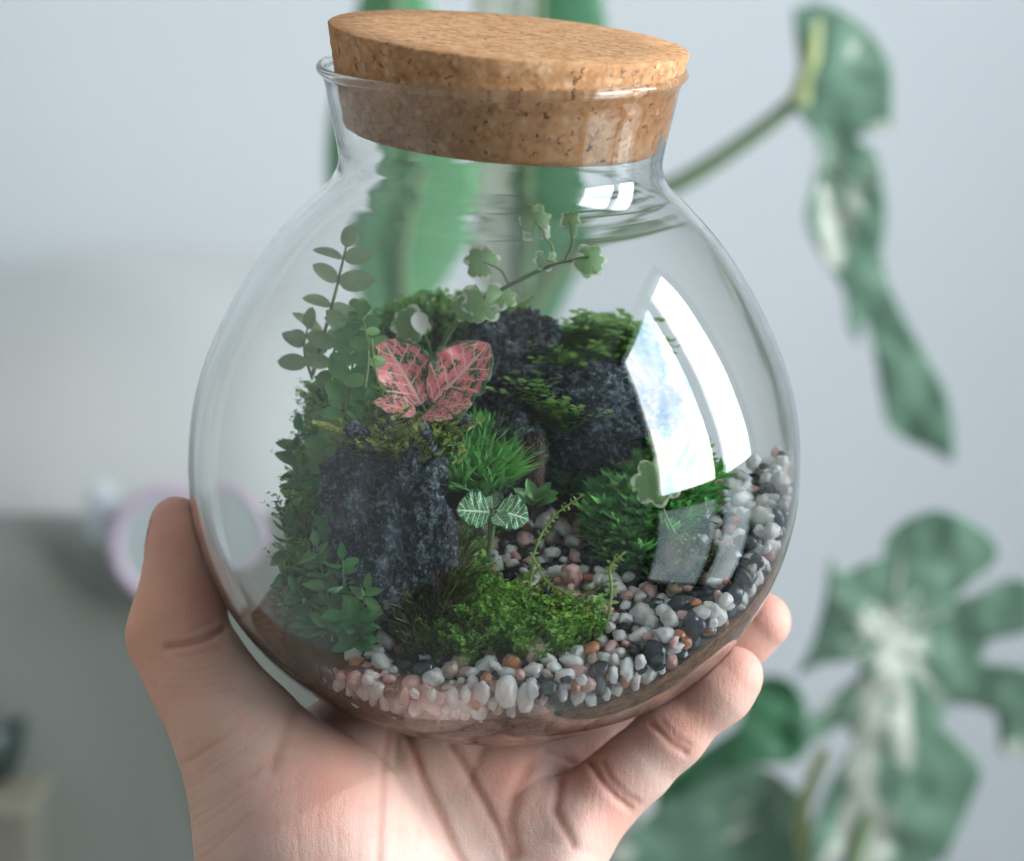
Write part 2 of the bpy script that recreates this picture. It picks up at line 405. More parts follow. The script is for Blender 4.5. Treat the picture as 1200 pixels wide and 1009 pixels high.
CREASES = [  # polyline, width px, depth mm
    ([(262, 737), (240, 748), (214, 755), (196, 757)], 4.5, .9), ([(255, 757), (235, 764), (208, 768)], 4, .25), ([(250, 728), (225, 738)], 4, .25),
    ([(455, 856), (449, 900), (447, 950), (444, 1012)], 5, .30), ([(476, 860), (495, 911), (512, 948), (530, 985), (545, 1015)], 6, .55),
    ([(528, 872), (544, 897), (558, 924), (582, 968), (596, 1005)], 6, .5),
    ([(764, 849), (774, 858), (785, 870), (803, 882)], 4.5, .55), ([(776, 846), (792, 864), (808, 874)], 4, .25),
    ([(692, 893), (704, 914), (722, 934), (738, 946)], 5, .6), ([(706, 894), (716, 914), (732, 930), (748, 940)], 4, .35),
    ([(620, 900), (604, 926), (596, 960), (604, 1000)], 9, .5), ([(655, 915), (650, 950), (672, 990)], 6, .45),
    ([(345, 832), (330, 868), (318, 900)], 7, .25), ([(640, 880), (660, 888), (672, 895)], 4, .3)]
for k in range(13):                                      # fan of fine lines at the root of the thumb
    y0 = 858+k*12+random.uniform(-5, 5); x0 = 206+k*2+random.uniform(-4, 14); ln = random.uniform(55, 125); sl = random.uniform(.36, .62)
    CREASES.append(([(x0+ln*t, y0+10-ln*t*sl-18*t*t+random.uniform(-1.5, 1.5)) for t in (0, .25, .5, .75, 1)], random.uniform(2.0, 3.2), random.uniform(.05, .16)))
for k in range(7):
    CREASES.append(([(352+k*24, 905+(k*37) % 40), (346+k*25, 960), (352+k*22, 1012)], 3, .07))
for k in range(5): CREASES.append(([(176+k*6, 772+k*11), (210+k*6, 778+k*9), (250+k*6, 770+k*9)], 3.4, .10))
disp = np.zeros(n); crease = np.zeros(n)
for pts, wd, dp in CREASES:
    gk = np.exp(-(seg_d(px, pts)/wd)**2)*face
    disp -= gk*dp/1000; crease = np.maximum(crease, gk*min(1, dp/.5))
lump = np.array([noise.noise(Vector(q)*85) for q in V]); disp += lump*.00035
V = V+N*disp[:, None]
pen = jar_sdf(V); V += N*0 
me.vertices.foreach_set('co', V.ravel())
# reddened pads, knuckles and creases: pigment of the skin
red = np.zeros(n)
for q, r in (((205, 610, 0), 60), ((250, 690, 0), 50), ((915, 712, 0), 60), ((868, 775, 0), 55), ((800, 850, 0), 40), ((380, 925, 0), 70), ((690, 905, 0), 45), ((600, 905, 0), 40), ((715, 960, 0), 40)):
    red = np.maximum(red, np.exp(-(np.linalg.norm(px-np.array(q[:2]), axis=1)/r)**2))
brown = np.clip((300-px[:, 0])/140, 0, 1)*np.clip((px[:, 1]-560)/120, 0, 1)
for nm, arr in (('red', red), ('crease', crease), ('brown', brown)):
    at = me.attributes.new(nm, 'FLOAT', 'POINT'); at.data.foreach_set('value', arr.astype(np.float32))
m = M('skin'); co = m.coord('Object')
base = m.mix(m.noise(70, 4, .6, co), (.575, .395, .32), (.655, .485, .415))
base = m.mix(m.ramp(m.noise(210, 3, .6, co), [(.42, (0, 0, 0)), (.70, (.42, .42, .42))]), base, (.66, .33, .28))
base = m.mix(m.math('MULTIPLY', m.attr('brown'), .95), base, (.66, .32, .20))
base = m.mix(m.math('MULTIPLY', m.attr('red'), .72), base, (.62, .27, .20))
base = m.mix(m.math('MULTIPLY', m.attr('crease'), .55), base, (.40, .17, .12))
mp = m.new('ShaderNodeMapping'); m.put(mp.inputs[0], co); mp.inputs['Rotation'].default_value = (0, R(25), R(12)); mp.inputs['Scale'].default_value = (900, 500, 110)
ln = m.ramp(m.noise(1.0, 3, .6, mp.outputs[0]), [(.38, (0, 0, 0)), (.50, (1, 1, 1))])
h = m.math('ADD', m.math('MULTIPLY', ln, .30), m.math('ADD', m.math('MULTIPLY', m.vor(1500, 'DISTANCE_TO_EDGE', co), .7), m.math('ADD', m.noise(900, 4, .65, co), m.noise(250, 4, .6, co))))
m.set(Base_Color=base, Roughness=.52, Specular_IOR_Level=.28, Subsurface_Weight=.12, Subsurface_Radius=(1, .36, .2), Subsurface_Scale=.0035, Normal=m.bump(h, .26, .0005))
SKINM = m.m
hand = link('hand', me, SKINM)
tag(hand, 'bare left hand with palm up holding the glass jar from below', 'hand')

# ================================================================== LEAVES, STONES AND MOSS IN THE JAR
def leaf_arrays(L=1.0, W=.5, p=.85, q=.8, bend=.15, cup=.1, scallop=0, nu=10, nv=6, tipup=0.0, ripple=0.0):
    """flat blade along +X, up +Z; returns vertices, faces, uv (u along, v across -1..1)"""
    u = np.linspace(0, 1, nu+1); v = np.linspace(-1, 1, nv+1)
    wd = np.sin(np.pi*np.clip(u, 0.0, 1)**p)**q*W/2; wd[0] = W*.03; wd[-1] = W*.02
    U, Vv = np.meshgrid(u, v, indexing='ij')
    edge = 1+(scallop*np.abs(np.sin(u*np.pi*5)))[:, None]*np.abs(Vv)**3 if scallop else 1
    X = U*L; Y = Vv*wd[:, None]*edge; Z = -bend*L*U**2+cup*W*np.abs(Vv)**1.5*np.sin(np.pi*U)+tipup*L*U**3+ripple*W*np.sin(U*24+np.sign(Vv)*1.1)*np.abs(Vv)**1.5*np.sin(np.pi*U)
    vert = np.stack([X, Y, Z], -1).reshape(-1, 3); i = np.arange(nu)[:, None]*(nv+1)+np.arange(nv)
    F = np.stack([i, i+nv+1, i+nv+2, i+1], -1).reshape(-1, 4)
    return vert, F, np.stack([U, Vv], -1).reshape(-1, 2)
def disc_leaf(Rr=1.0, lobes=7, scal=.24, nr=6, na=64, cup=.25, notch=.35):
    """rounded scalloped blade, stalk at the origin, spreading along +X"""
    a = np.linspace(-np.pi+notch, np.pi-notch, na); r = np.linspace(0, 1, nr+1)[1:]
    rim = 1-scal*(1-np.abs(np.sin(a*lobes/2)))
    V = [(0, 0, 0)]; UV = [(0, 0)]
    for q in r:
        for t, m_ in zip(a, rim):
            x, y = q*m_*math.cos(t)*Rr, q*m_*math.sin(t)*Rr
            V.append((x, y, -cup*Rr*q*q+.03*Rr*q*math.cos(t*lobes))); UV.append((t/np.pi*.5+.5, q))
    F = [(0, 1+k, 2+k) for k in range(na-1)]
    for s in range(nr-1):
        for k in range(na-1):
            o = 1+s*na+k; F.append((o, o+na, o+na+1, o+1))
    return np.array(V), F, np.array(UV)
def frame(pos, direction, up=(0, 0, 1), scale=1.0, roll=0.0):
    x = Vector(direction).normalized(); u = Vector(up); z = (u-x*u.dot(x))
    if z.length < 1e-4: z = Vector((0, 1, 0))-x*x.y
    z.normalize(); y = z.cross(x); m_ = Matrix((x, y, z)).transposed().to_4x4()
    return Matrix.Translation(Vector(pos)) @ m_ @ Matrix.Rotation(roll, 4, 'X') @ Matrix.Scale(scale, 4)
def put(name, me, mat4, parent, mat=None):
    o = bpy.data.objects.new(name, me); COL.objects.link(o); o.parent = parent
    o.matrix_parent_inverse = Matrix.Translation(-Vector(parent.location)); o.matrix_basis = mat4
    return o
def tube(pts, r0, r1, seg=6, sub=6):
    pts = np.array(pts, float); n_ = (len(pts)-1)*sub+1; t = np.linspace(0, len(pts)-1, n_)
    if len(pts) > 2:
        C = hermite_nd(pts, n_)
    else: C = pts[0]+(pts[1]-pts[0])*np.linspace(0, 1, n_)[:, None]
    T = np.gradient(C, axis=0); T /= np.linalg.norm(T, axis=1)[:, None]+1e-12
    ref = np.array([.31, .87, .21]); A = np.cross(T, ref); A /= np.linalg.norm(A, axis=1)[:, None]; B = np.cross(T, A)
    rr = np.linspace(r0, r1, n_); a = np.linspace(0, 2*np.pi, seg, endpoint=False)
    V = (C[:, None]+rr[:, None, None]*(A[:, None]*np.cos(a)[:, None]+B[:, None]*np.sin(a)[:, None])).reshape(-1, 3)
    i = np.arange(n_-1)[:, None]*seg; j = np.arange(seg)[None]; k = (j+1) % seg
    F = np.stack([i+j, i+k, i+seg+k, i+seg+j], -1).reshape(-1, 4)
    return V, F, C
def hermite_nd(p, n_):
    t = np.arange(len(p), dtype=float); tt = np.linspace(0, len(p)-1, n_); m_ = np.gradient(p, axis=0)
    i = np.clip(np.floor(tt).astype(int), 0, len(p)-2); u = (tt-i)[:, None]
    return (2*u**3-3*u**2+1)*p[i]+(u**3-2*u**2+u)*m_[i]+(-2*u**3+3*u**2)*p[i+1]+(u**3-u**2)*m_[i+1]

def leaf_material(name, dark, light, rough=.42, sub=.0, trans=.25, speck=None):
    m = M(name); co = m.coord('Object'); oi = m.new('ShaderNodeObjectInfo')
    f = m.math('ADD', m.math('MULTIPLY', oi.outputs['Random'], .45), m.math('MULTIPLY', m.noise(300, 3, vec=m.new('ShaderNodeNewGeometry').outputs['Position']), .7), clamp=True)
    m.set(Base_Color=m.mix(f, dark, light), Roughness=rough, Specular_IOR_Level=.4)
    tr = m.new('ShaderNodeBsdfTranslucent', i_Color=m.mix(f, [c*1.2 for c in dark], [min(1, c*1.3) for c in light]))
    ms = m.new('ShaderNodeMixShader', i_0=trans); m.t.links.new(m.b.outputs[0], ms.inputs[1]); m.t.links.new(tr.outputs[0], ms.inputs[2]); m.t.links.new(ms.outputs[0], m.out.inputs[0])
    return m.m
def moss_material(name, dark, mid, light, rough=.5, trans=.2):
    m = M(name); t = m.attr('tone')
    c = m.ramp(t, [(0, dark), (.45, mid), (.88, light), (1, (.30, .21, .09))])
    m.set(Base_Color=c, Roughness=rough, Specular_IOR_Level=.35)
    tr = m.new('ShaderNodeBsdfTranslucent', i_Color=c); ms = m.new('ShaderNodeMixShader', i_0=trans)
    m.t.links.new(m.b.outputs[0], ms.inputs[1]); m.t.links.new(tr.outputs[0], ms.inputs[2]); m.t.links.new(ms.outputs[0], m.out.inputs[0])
    return m.m

# ------------------------------------------------------------------ lava rocks
m = M('lava rock'); co = m.coord('Object')
nz = m.noise(330, 7, .78, co); nz2 = m.noise(900, 5, .75, co)
c = m.mix(m.noise(60, 3, vec=co), (.008, .017, .024), (.026, .046, .062))
c = m.mix(m.ramp(m.math('MULTIPLY', m.math('ADD', nz, nz2), .5), [(.50, (0, 0, 0)), (.58, (.85, .85, .85))]), c, (.27, .34, .39))
c = m.mix(m.ramp(m.noise(120, 4, .6, co), [(.64, (0, 0, 0)), (.72, (.5, .5, .5))]), c, (.16, .10, .07))
pit = m.vor(420, 'SMOOTH_F1', co)
m.set(Base_Color=c, Roughness=.8, Specular_IOR_Level=.35, Normal=m.bump(m.math('ADD', nz, m.math('MULTIPLY', pit, .8)), 1.0, .0016)); ROCKM = m.m
ROCKS = []
def rock(label, px, py, d, size, seed, rot=0, boxy=.5, name='lava_rock', mat=None):
    bm = bmesh.new(); bmesh.ops.create_icosphere(bm, subdivisions=6, radius=1); off = Vector((seed*3.1, seed*1.7, seed*.9))
    for v in bm.verts:
        q = v.co.copy(); mx = max(abs(q.x), abs(q.y), abs(q.z)); q = q.lerp(q/mx*.82, boxy)
        k = 1+.30*noise.noise(q*1.3+off)+.22*noise.noise(q*2.9+off)+.11*abs(noise.noise(q*6+off))-.12*max(0, noise.noise(q*10+off)-.1)+.075*noise.noise(q*17+off)+.06*noise.noise(q*38+off)-.05*max(0, noise.noise(q*27-off)-.15)
        vd = noise.voronoi(q*7+off)[0]; k += .10*min(.45, vd[0])-.07*max(0, .22-(vd[1]-vd[0]))*2
        v.co = q*k
    me = bpy.data.meshes.new(name); bm.to_mesh(me); bm.free()
    V = np.empty(len(me.vertices)*3); me.vertices.foreach_get('co', V); V = V.reshape(-1, 3)*np.array(size)/2000
    c_, s_ = math.cos(rot), math.sin(rot); V = V@np.array([[c_, s_, 0], [-s_, c_, 0], [0, 0, 1]])
    ctr = P(px, py, d); Wd = V+ctr; rr = np.hypot(Wd[:, 0], Wd[:, 1]); lim = r_in(Wd[:, 2])-.0012; k = np.minimum(1, lim/np.maximum(rr, 1e-6))
    Wd[:, :2] *= k[:, None]
    me.vertices.foreach_set('co', (Wd-ctr).ravel()); o = link(name, me, mat or ROCKM); o.location = ctr
    ROCKS.append((ctr[0], ctr[1], max(size[0], size[1])/2000*.8)); tag(o, label, 'rock', 'dark lava rocks in the jar'); return o
rock('big blue grey lava rock at the left front, topped with yellow green sprigs', 455, 628, 22, (30, 27, 47), 1.3, .3, .0)
rock('tall lava rock at the back beside the right pink leaf', 600, 455, -22, (27, 24, 37), 2.2, .2, .05)
rock('wide lava rock on the right below the bright green moss', 695, 492, -6, (38, 25, 25), 3.7, -.2, .0)
rock('small dark lava rock between the two big rocks above the path', 592, 540, 2, (19, 16, 20), 4.9, .5, .1)
rock('low lava rock behind the pink leaves', 490, 505, 2, (26, 22, 14), 6.1, .1, .5)

# brown driftwood piece leaning by the path
m = M('brown bark'); co = m.coord('Object'); m.set(Base_Color=m.ramp(m.noise(150, 6, .7, co), [(.35, (.012, .007, .006)), (.55, (.050, .028, .022)), (.75, (.12, .075, .065))]), Roughness=.75, Normal=m.bump(m.noise(300, 5, .7, co), .9, .001)); BARKM = m.m
for lb, px_, py_, d_, sz, sd_ in (('brown bark slab leaning at the head of the pebble path', 624, 556, 8, (4.5, 4, 20), 8.3), ('brown bark strip against the right side of the big front rock', 514, 672, 28, (5, 5, 22), 9.7)):
    o = rock(lb, px_, py_, d_, sz, sd_, .4, .35, 'bark_piece', BARKM); tag(o, lb, 'bark'); del o['group']
# ------------------------------------------------------------------ moss
class Acc:
    def __init__(s): s.V = []; s.F = []; s.T = []; s.n = 0
    def add(s, V, F, tone):
        s.V.append(V); s.F.append(np.asarray(F)+s.n); s.T.append(np.broadcast_to(tone, (len(V),))); s.n += len(V)
    def build(s, name, mat):
        return link(name, mesh(name, np.vstack(s.V), np.vstack(s.F), tone=np.concatenate(s.T)), mat, smooth=False)
def template(kind, rg):
    """one tuft about 1 unit tall: triangles"""
    V, F, T = [], [], []
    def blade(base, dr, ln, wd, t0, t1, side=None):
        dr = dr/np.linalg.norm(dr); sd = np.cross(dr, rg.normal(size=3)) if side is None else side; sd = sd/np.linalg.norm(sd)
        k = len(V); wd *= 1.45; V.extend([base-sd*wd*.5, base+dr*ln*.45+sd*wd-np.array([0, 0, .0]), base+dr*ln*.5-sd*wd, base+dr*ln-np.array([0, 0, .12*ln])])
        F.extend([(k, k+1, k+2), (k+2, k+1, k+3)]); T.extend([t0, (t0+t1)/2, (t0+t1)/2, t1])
    if kind == 'star':
        for s in range(3):
            for a in np.arange(7)*2*np.pi/7+s*.5:
                el = .25+.35*s+rg.uniform(-.1, .1); blade(np.array([0, 0, .25+.2*s]), np.array([math.cos(a)*math.cos(el), math.sin(a)*math.cos(el), math.sin(el)]), .62-.08*s, .055, .25+.15*s, .55+.22*s)
    elif kind == 'grass':
        for s in range(14):
            a = rg.uniform(0, 2*np.pi); el = rg.uniform(.7, 1.45); blade(np.array([rg.normal()*.1, rg.normal()*.1, 0]), np.array([math.cos(a)*math.cos(el), math.sin(a)*math.cos(el), math.sin(el)]), rg.uniform(.6, 1.1), .035, .2, .9)
    elif kind == 'feather':
        lean = rg.normal(size=2)*.35
        for s in range(9):
            t = s/8; c0 = np.array([lean[0]*t*t, lean[1]*t*t, t])
            for sg in (-1, 1):
                a = rg.uniform(-.5, .5); dr = np.array([sg*math.cos(a), math.sin(a), .45]); blade(c0, dr, .30*(1-.55*t)+.05, .07, .15+.3*t, .5+.45*t)
    elif kind == 'leafy':
        lean = rg.normal(size=2)*.4
        for s in range(6):
            t = s/5; c0 = np.array([lean[0]*t*t, lean[1]*t*t, t*.9]); a = rg.uniform(0, 6.28)
            for q in (0, np.pi):
                blade(c0, np.array([math.cos(a+q), math.sin(a+q), .35]), .34, .15, .15+.4*t, .45+.45*t, side=np.array([-math.sin(a+q), math.cos(a+q), .1]))
    return np.array(V), np.array(F), np.array(T)
MOSS = []
def in_rocks(x, y):
    return any((x-a)**2+(y-b)**2 < (r*.7)**2 for a, b, r in ROCKS)
def moss(label, blobs, kind, size, count, mat, seed, base=True, spread=.35, tone=.0, cat='moss', name='moss_patch', onrock=None):
    """blobs: (px,py,lift_mm | None, rx, ry, height) ellipses in mm on the ground, at pixel px,py"""
    rg = np.random.default_rng(seed); acc = Acc(); temps = [template(kind, rg) for _ in range(6)]
    area = [b[3]*b[4] for b in blobs]; tot = sum(area)
    for (bx, by, d, rx, ry, hh), ar in zip(blobs, area):
        c = ray_ground(bx, by) if d is None else P(bx, by, d); rx, ry, hh = rx/1000, ry/1000, hh/1000
        zb = (lambda x, y: terrain(x, y)) if d is None else (lambda x, y, c=c: c[2]+0*x)
        ph = rg.uniform(0, 9)
        def top(x, y, c=c, rx=rx, ry=ry, hh=hh, ph=ph, zb=zb):
            q = ((x-c[0])/rx)**2+((y-c[1])/ry)**2
            nn = noise.noise(Vector((x*130+ph, y*130, ph)))
            return float(zb(x, y))-.001+hh*max(0, 1-q)**.6*(1+.35*nn), q
        if base:
            g = 26; V = []; F = []
            for i in range(g+1):
                for j in range(g+1):
                    u, v = i/g*2-1, j/g*2-1; x0, y0 = u*math.sqrt(1-v*v/2), v*math.sqrt(1-u*u/2)
                    x, y = c[0]+x0*rx, c[1]+y0*ry; z, q = top(x, y); z -= size/1000*.12
                    if d is not None: z = c[2]+hh*max(0, 1-q)**.6-.001-((.014 if rx > .0085 else .002) if q > .97 else 0)
                    rr = math.hypot(x, y); lim = float(r_in(z))-.001
                    if rr > lim: x *= lim/rr; y *= lim/rr
                    V.append((x, y, z))
            for i in range(g):
                for j in range(g):
                    a = i*(g+1)+j; F.append((a, a+g+1, a+g+2)); F.append((a, a+g+2, a+1))
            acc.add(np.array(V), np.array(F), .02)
        nct = int(count*ar/tot); k = 0
        while k < nct:
            u = rg.uniform(-1, 1, 2)
            if u@u > 1: continue
            k += 1
            if noise.noise(Vector(((c[0]+u[0]*rx)*310, (c[1]+u[1]*ry)*310, seed))) < -.24: continue
            x, y = c[0]+u[0]*rx, c[1]+u[1]*ry; z, q = top(x, y)
            if d is not None: z = c[2]+hh*max(0, 1-q)**.6
            lim = float(r_in(z+.001))-.0012
            if math.hypot(x, y) > lim: continue
            V, F, T = temps[rg.integers(6)]; s = size/1000*rg.uniform(.5, 1.45); a = rg.uniform(0, 6.28); ca, sa = math.cos(a), math.sin(a)
            tilt = np.array([(x-c[0])/rx, (y-c[1])/ry])*spread*1.1+rg.normal(size=2)*spread*.5
            W_ = np.stack([V[:, 0]*ca-V[:, 1]*sa+tilt[0]*V[:, 2], V[:, 0]*sa+V[:, 1]*ca+tilt[1]*V[:, 2], V[:, 2]*.95], -1)*s+np.array([x, y, z])
            rr = np.hypot(W_[:, 0], W_[:, 1]); li = r_in(W_[:, 2])-.0006
            if (rr-li).max() > .0012: continue
            kk = np.minimum(1, li/np.maximum(rr, 1e-9)); W_[:, :2] *= kk[:, None]
            clump = .22*noise.noise(Vector((x*240, y*240, z*240+seed)))
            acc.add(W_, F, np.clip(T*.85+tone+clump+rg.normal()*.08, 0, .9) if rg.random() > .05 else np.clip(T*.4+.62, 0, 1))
        if d is None and base: MOSS.append((c[0], c[1], rx*.92, ry*.92))
    o = acc.build(name, mat); tag(o, label, cat, kind='stuff'); return o
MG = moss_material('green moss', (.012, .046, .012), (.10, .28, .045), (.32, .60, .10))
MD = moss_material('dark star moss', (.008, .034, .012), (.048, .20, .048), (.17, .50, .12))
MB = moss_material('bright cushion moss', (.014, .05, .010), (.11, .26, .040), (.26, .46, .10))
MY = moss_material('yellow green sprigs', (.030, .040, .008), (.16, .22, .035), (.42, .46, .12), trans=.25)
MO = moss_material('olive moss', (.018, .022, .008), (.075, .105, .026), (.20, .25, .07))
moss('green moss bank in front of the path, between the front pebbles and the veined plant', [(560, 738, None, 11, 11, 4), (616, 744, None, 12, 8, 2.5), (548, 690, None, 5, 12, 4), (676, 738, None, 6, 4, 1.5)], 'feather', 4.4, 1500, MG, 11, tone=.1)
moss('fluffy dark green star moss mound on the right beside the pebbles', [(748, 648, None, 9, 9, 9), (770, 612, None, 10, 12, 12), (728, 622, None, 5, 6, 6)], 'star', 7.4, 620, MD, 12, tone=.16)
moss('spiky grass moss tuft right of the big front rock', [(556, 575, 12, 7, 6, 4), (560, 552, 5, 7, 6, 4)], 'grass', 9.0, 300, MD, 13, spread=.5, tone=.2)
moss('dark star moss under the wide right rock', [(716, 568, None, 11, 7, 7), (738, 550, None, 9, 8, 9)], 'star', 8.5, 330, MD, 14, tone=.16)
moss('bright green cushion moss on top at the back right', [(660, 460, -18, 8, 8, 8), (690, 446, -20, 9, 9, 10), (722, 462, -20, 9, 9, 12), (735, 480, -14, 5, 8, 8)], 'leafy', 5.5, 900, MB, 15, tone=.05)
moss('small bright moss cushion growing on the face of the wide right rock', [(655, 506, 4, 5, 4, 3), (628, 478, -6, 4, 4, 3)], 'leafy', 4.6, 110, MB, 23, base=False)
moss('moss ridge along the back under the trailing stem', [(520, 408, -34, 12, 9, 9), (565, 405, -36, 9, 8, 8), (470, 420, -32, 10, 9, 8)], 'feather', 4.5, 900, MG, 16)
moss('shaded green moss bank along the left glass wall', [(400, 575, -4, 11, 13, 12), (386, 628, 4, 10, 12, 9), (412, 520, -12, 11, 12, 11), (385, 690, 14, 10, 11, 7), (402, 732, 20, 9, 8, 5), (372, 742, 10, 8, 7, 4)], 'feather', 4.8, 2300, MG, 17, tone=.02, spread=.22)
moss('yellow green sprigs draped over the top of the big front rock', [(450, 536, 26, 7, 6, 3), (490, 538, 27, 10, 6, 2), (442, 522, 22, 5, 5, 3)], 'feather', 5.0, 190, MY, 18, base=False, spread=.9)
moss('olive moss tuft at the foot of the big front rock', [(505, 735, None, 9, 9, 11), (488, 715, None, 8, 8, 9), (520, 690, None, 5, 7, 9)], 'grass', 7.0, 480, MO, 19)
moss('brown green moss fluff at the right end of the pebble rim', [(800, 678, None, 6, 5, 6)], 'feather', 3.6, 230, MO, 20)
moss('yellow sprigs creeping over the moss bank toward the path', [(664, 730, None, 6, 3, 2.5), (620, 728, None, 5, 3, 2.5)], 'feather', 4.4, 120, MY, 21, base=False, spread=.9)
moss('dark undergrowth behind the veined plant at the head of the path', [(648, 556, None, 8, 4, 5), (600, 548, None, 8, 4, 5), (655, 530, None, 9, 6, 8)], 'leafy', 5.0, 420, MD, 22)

# ------------------------------------------------------------------ pebbles
def pebble_material(name, a, b, rough, sss=0.0, vein=None):
    m = M(name); co = m.coord('Object'); oi = m.new('ShaderNodeObjectInfo'); pos = m.new('ShaderNodeNewGeometry').outputs['Position']
    f = m.math('ADD', m.math('MULTIPLY', oi.outputs['Random'], .6), m.math('MULTIPLY', m.noise(160, 4, .6, pos), .6), clamp=True)
    c = m.mix(f, a, b)
    if vein: c = m.mix(m.ramp(m.noise(420, 4, .65, pos, .8), [(.54, (0, 0, 0)), (.66, (.85, .85, .85))]), c, vein)
    m.set(Base_Color=c, Roughness=rough, Specular_IOR_Level=.5, Coat_Weight=.12, Coat_Roughness=.15, Normal=m.bump(m.noise(900, 3, .6, pos), .12, .0004))
    if sss: m.set(Subsurface_Weight=sss, Subsurface_Radius=(1, .9, .8), Subsurface_Scale=.0015)
    return m.m
PEB = [('white', .54, pebble_material('white pebble', (.74, .72, .70), (.88, .88, .87), .28, .25, (.72, .62, .55)), 'small polished white pebble in the gravel bed of the jar'),
       ('dark', .20, pebble_material('dark pebble', (.008, .014, .020), (.035, .055, .068), .22, 0, (.12, .15, .16)), 'small polished blue black pebble in the gravel bed of the jar'),
       ('pink', .14, pebble_material('pink pebble', (.62, .32, .29), (.74, .50, .46), .32, .15, (.78, .66, .62)), 'small pink pebble in the gravel bed of the jar'),
       ('rust', .055, pebble_material('rust pebble', (.40, .13, .05), (.60, .26, .12), .34, .05, (.70, .50, .36)), 'small rusty orange pebble in the gravel bed of the jar'),
       ('beige', .07, pebble_material('beige pebble', (.36, .27, .20), (.55, .46, .37), .36, .05, (.25, .16, .11)), 'small beige brown pebble in the gravel bed of the jar')]
PV = []
for k in range(14):
    bm = bmesh.new(); bmesh.ops.create_icosphere(bm, subdivisions=3, radius=1); off = Vector((k*5.3, 2.2, k*1.9))
    ax = Vector((1, random.uniform(.62, .85), random.uniform(.5, .72)))
    for v in bm.verts:
        q = v.co.copy(); kk = 1+.36*noise.noise(q*1.1+off)+.18*noise.noise(q*2.3+off); mx = max(abs(q.x), abs(q.y), abs(q.z)); q = q.lerp(q/mx*.8, .11*(k % 3))
        v.co = Vector((q.x*ax.x*kk, q.y*ax.y*kk, q.z*ax.z*kk))
    co_ = np.array([v.co[:] for v in bm.verts]); fc_ = np.array([[v.index for v in f.verts] for f in bm.faces]); bm.free(); PV.append((co_, fc_))
PME = {}
for nm, _, mt, _ in PEB:
    for k, (cv, fv) in enumerate(PV):
        me = mesh('pebble', cv, fv); me.materials.append(mt); me.polygons.foreach_set('use_smooth', [True]*len(me.polygons)); PME[nm, k] = me
cand = []                                                # (pos, radius, layer)
def free(x, y, m_=1.0):
    return all(((x-a)/rx)**2+((y-b)/ry)**2 > m_ for a, b, rx, ry in MOSS) and not in_rocks(x, y)
class Cells:
    def __init__(s, c): s.c = c; s.d = {}
    def ok(s, p, r, f=.80):
        k = tuple(int(math.floor(q/s.c)) for q in p)
        for i in (-1, 0, 1):
            for j in (-1, 0, 1):
                for l in (-1, 0, 1):
                    for q, rq in s.d.get((k[0]+i, k[1]+j, k[2]+l), ()):
                        if (q[0]-p[0])**2+(q[1]-p[1])**2+(q[2]-p[2])**2 < (f*(r+rq))**2: return False
        s.d.setdefault(k, []).append((p, r)); return True
cells = Cells(.0070)
rg = np.random.default_rng(5)
def prad(): return float(np.clip(rg.lognormal(math.log(.00198), .30), .0012, .0034))
# against the glass all the way round the front and the right, under the rim of the gravel
for _ in range(16000):
    th = rg.uniform(-2.3, .12); r = prad()*1.02; z = rg.uniform(-.0535, .012); rr = float(r_in(z))-r*.80-.0005
    x, y = rr*math.cos(th), rr*math.sin(th); h = float(terrain(x, y))
    if not (h-.0085 < z < h+.0008): continue
    if cells.ok((x, y, z), r, .78): cand.append(((x, y, z), r, 0, th))
for lay, dz, jit, f in ((0, -.0004, .0013, .74), (1, -.0045, .0010, .74)):
    for _ in range(26000):
        th = rg.uniform(0, 6.28); q = math.sqrt(rg.uniform(0, 1))*.071; x, y = q*math.cos(th), q*math.sin(th)
        if y > .030 or (x > .045 and y > .006) or not free(x, y, .82): continue
        if x < -.034-.18*(y+.02) and math.hypot(x, y) > .030 and y > -.052: continue
        r = prad(); z = float(terrain(x, y))+dz+rg.normal()*jit*.6
        if math.hypot(x, y) > float(r_in(z))-r*.85-.0004: continue
        if cells.ok((x, y, z), r, f): cand.append(((x, y, z), r, lay, None))
def seen(c):
    (x, y, z), r, lay, th = c; s = r*1e3
    if lay == 1: s -= 3
    if th is not None and not (-2.75 < th < .1): s -= 2
    if y > .012: s -= .8
    (u, v), _ = proj((x, y, z)); 
    if u < 395: s -= 1.5
    return s
cand.sort(key=seen, reverse=True)
accs = {nm: Acc() for nm, *_ in PEB}; names = [p[0] for p in PEB]; probs = np.array([p[1] for p in PEB]); probs /= probs.sum(); lab = {p[0]: p for p in PEB}
for i, (p, r, lay, th) in enumerate(cand):
    nm = names[rg.choice(len(names), p=probs)]; k = int(rg.integers(len(PV)))
    e = Euler(rg.uniform(0, 6.28, 3) if th is None else (rg.uniform(0, 6.28), math.pi/2+rg.normal()*.5, th+rg.normal()*.4))
    if th is None: e = Euler((rg.normal()*.45, rg.normal()*.45, rg.uniform(0, 6.28)))
    s = r*1.12
    if i < 298:
        o = bpy.data.objects.new('pebble', PME[nm, k]); COL.objects.link(o); o.location = p; o.rotation_euler = e; o.scale = (s, s, s)
        tag(o, lab[nm][3], 'pebble', '%s pebbles in the gravel bed' % nm)
    else:
        cv, fv = PV[k]; accs[nm].add((cv*s)@np.array(e.to_matrix()).T+np.array(p), fv, .5)
for nm, a in accs.items():
    if a.n:
        o = a.build('gravel', lab[nm][2]); tag(o, 'remaining %s pebbles of the gravel bed, lower layer and far edge' % nm, 'gravel', kind='stuff'); o.data.polygons.foreach_set('use_smooth', [True]*len(o.data.polygons))
print('pebbles', len(cand))

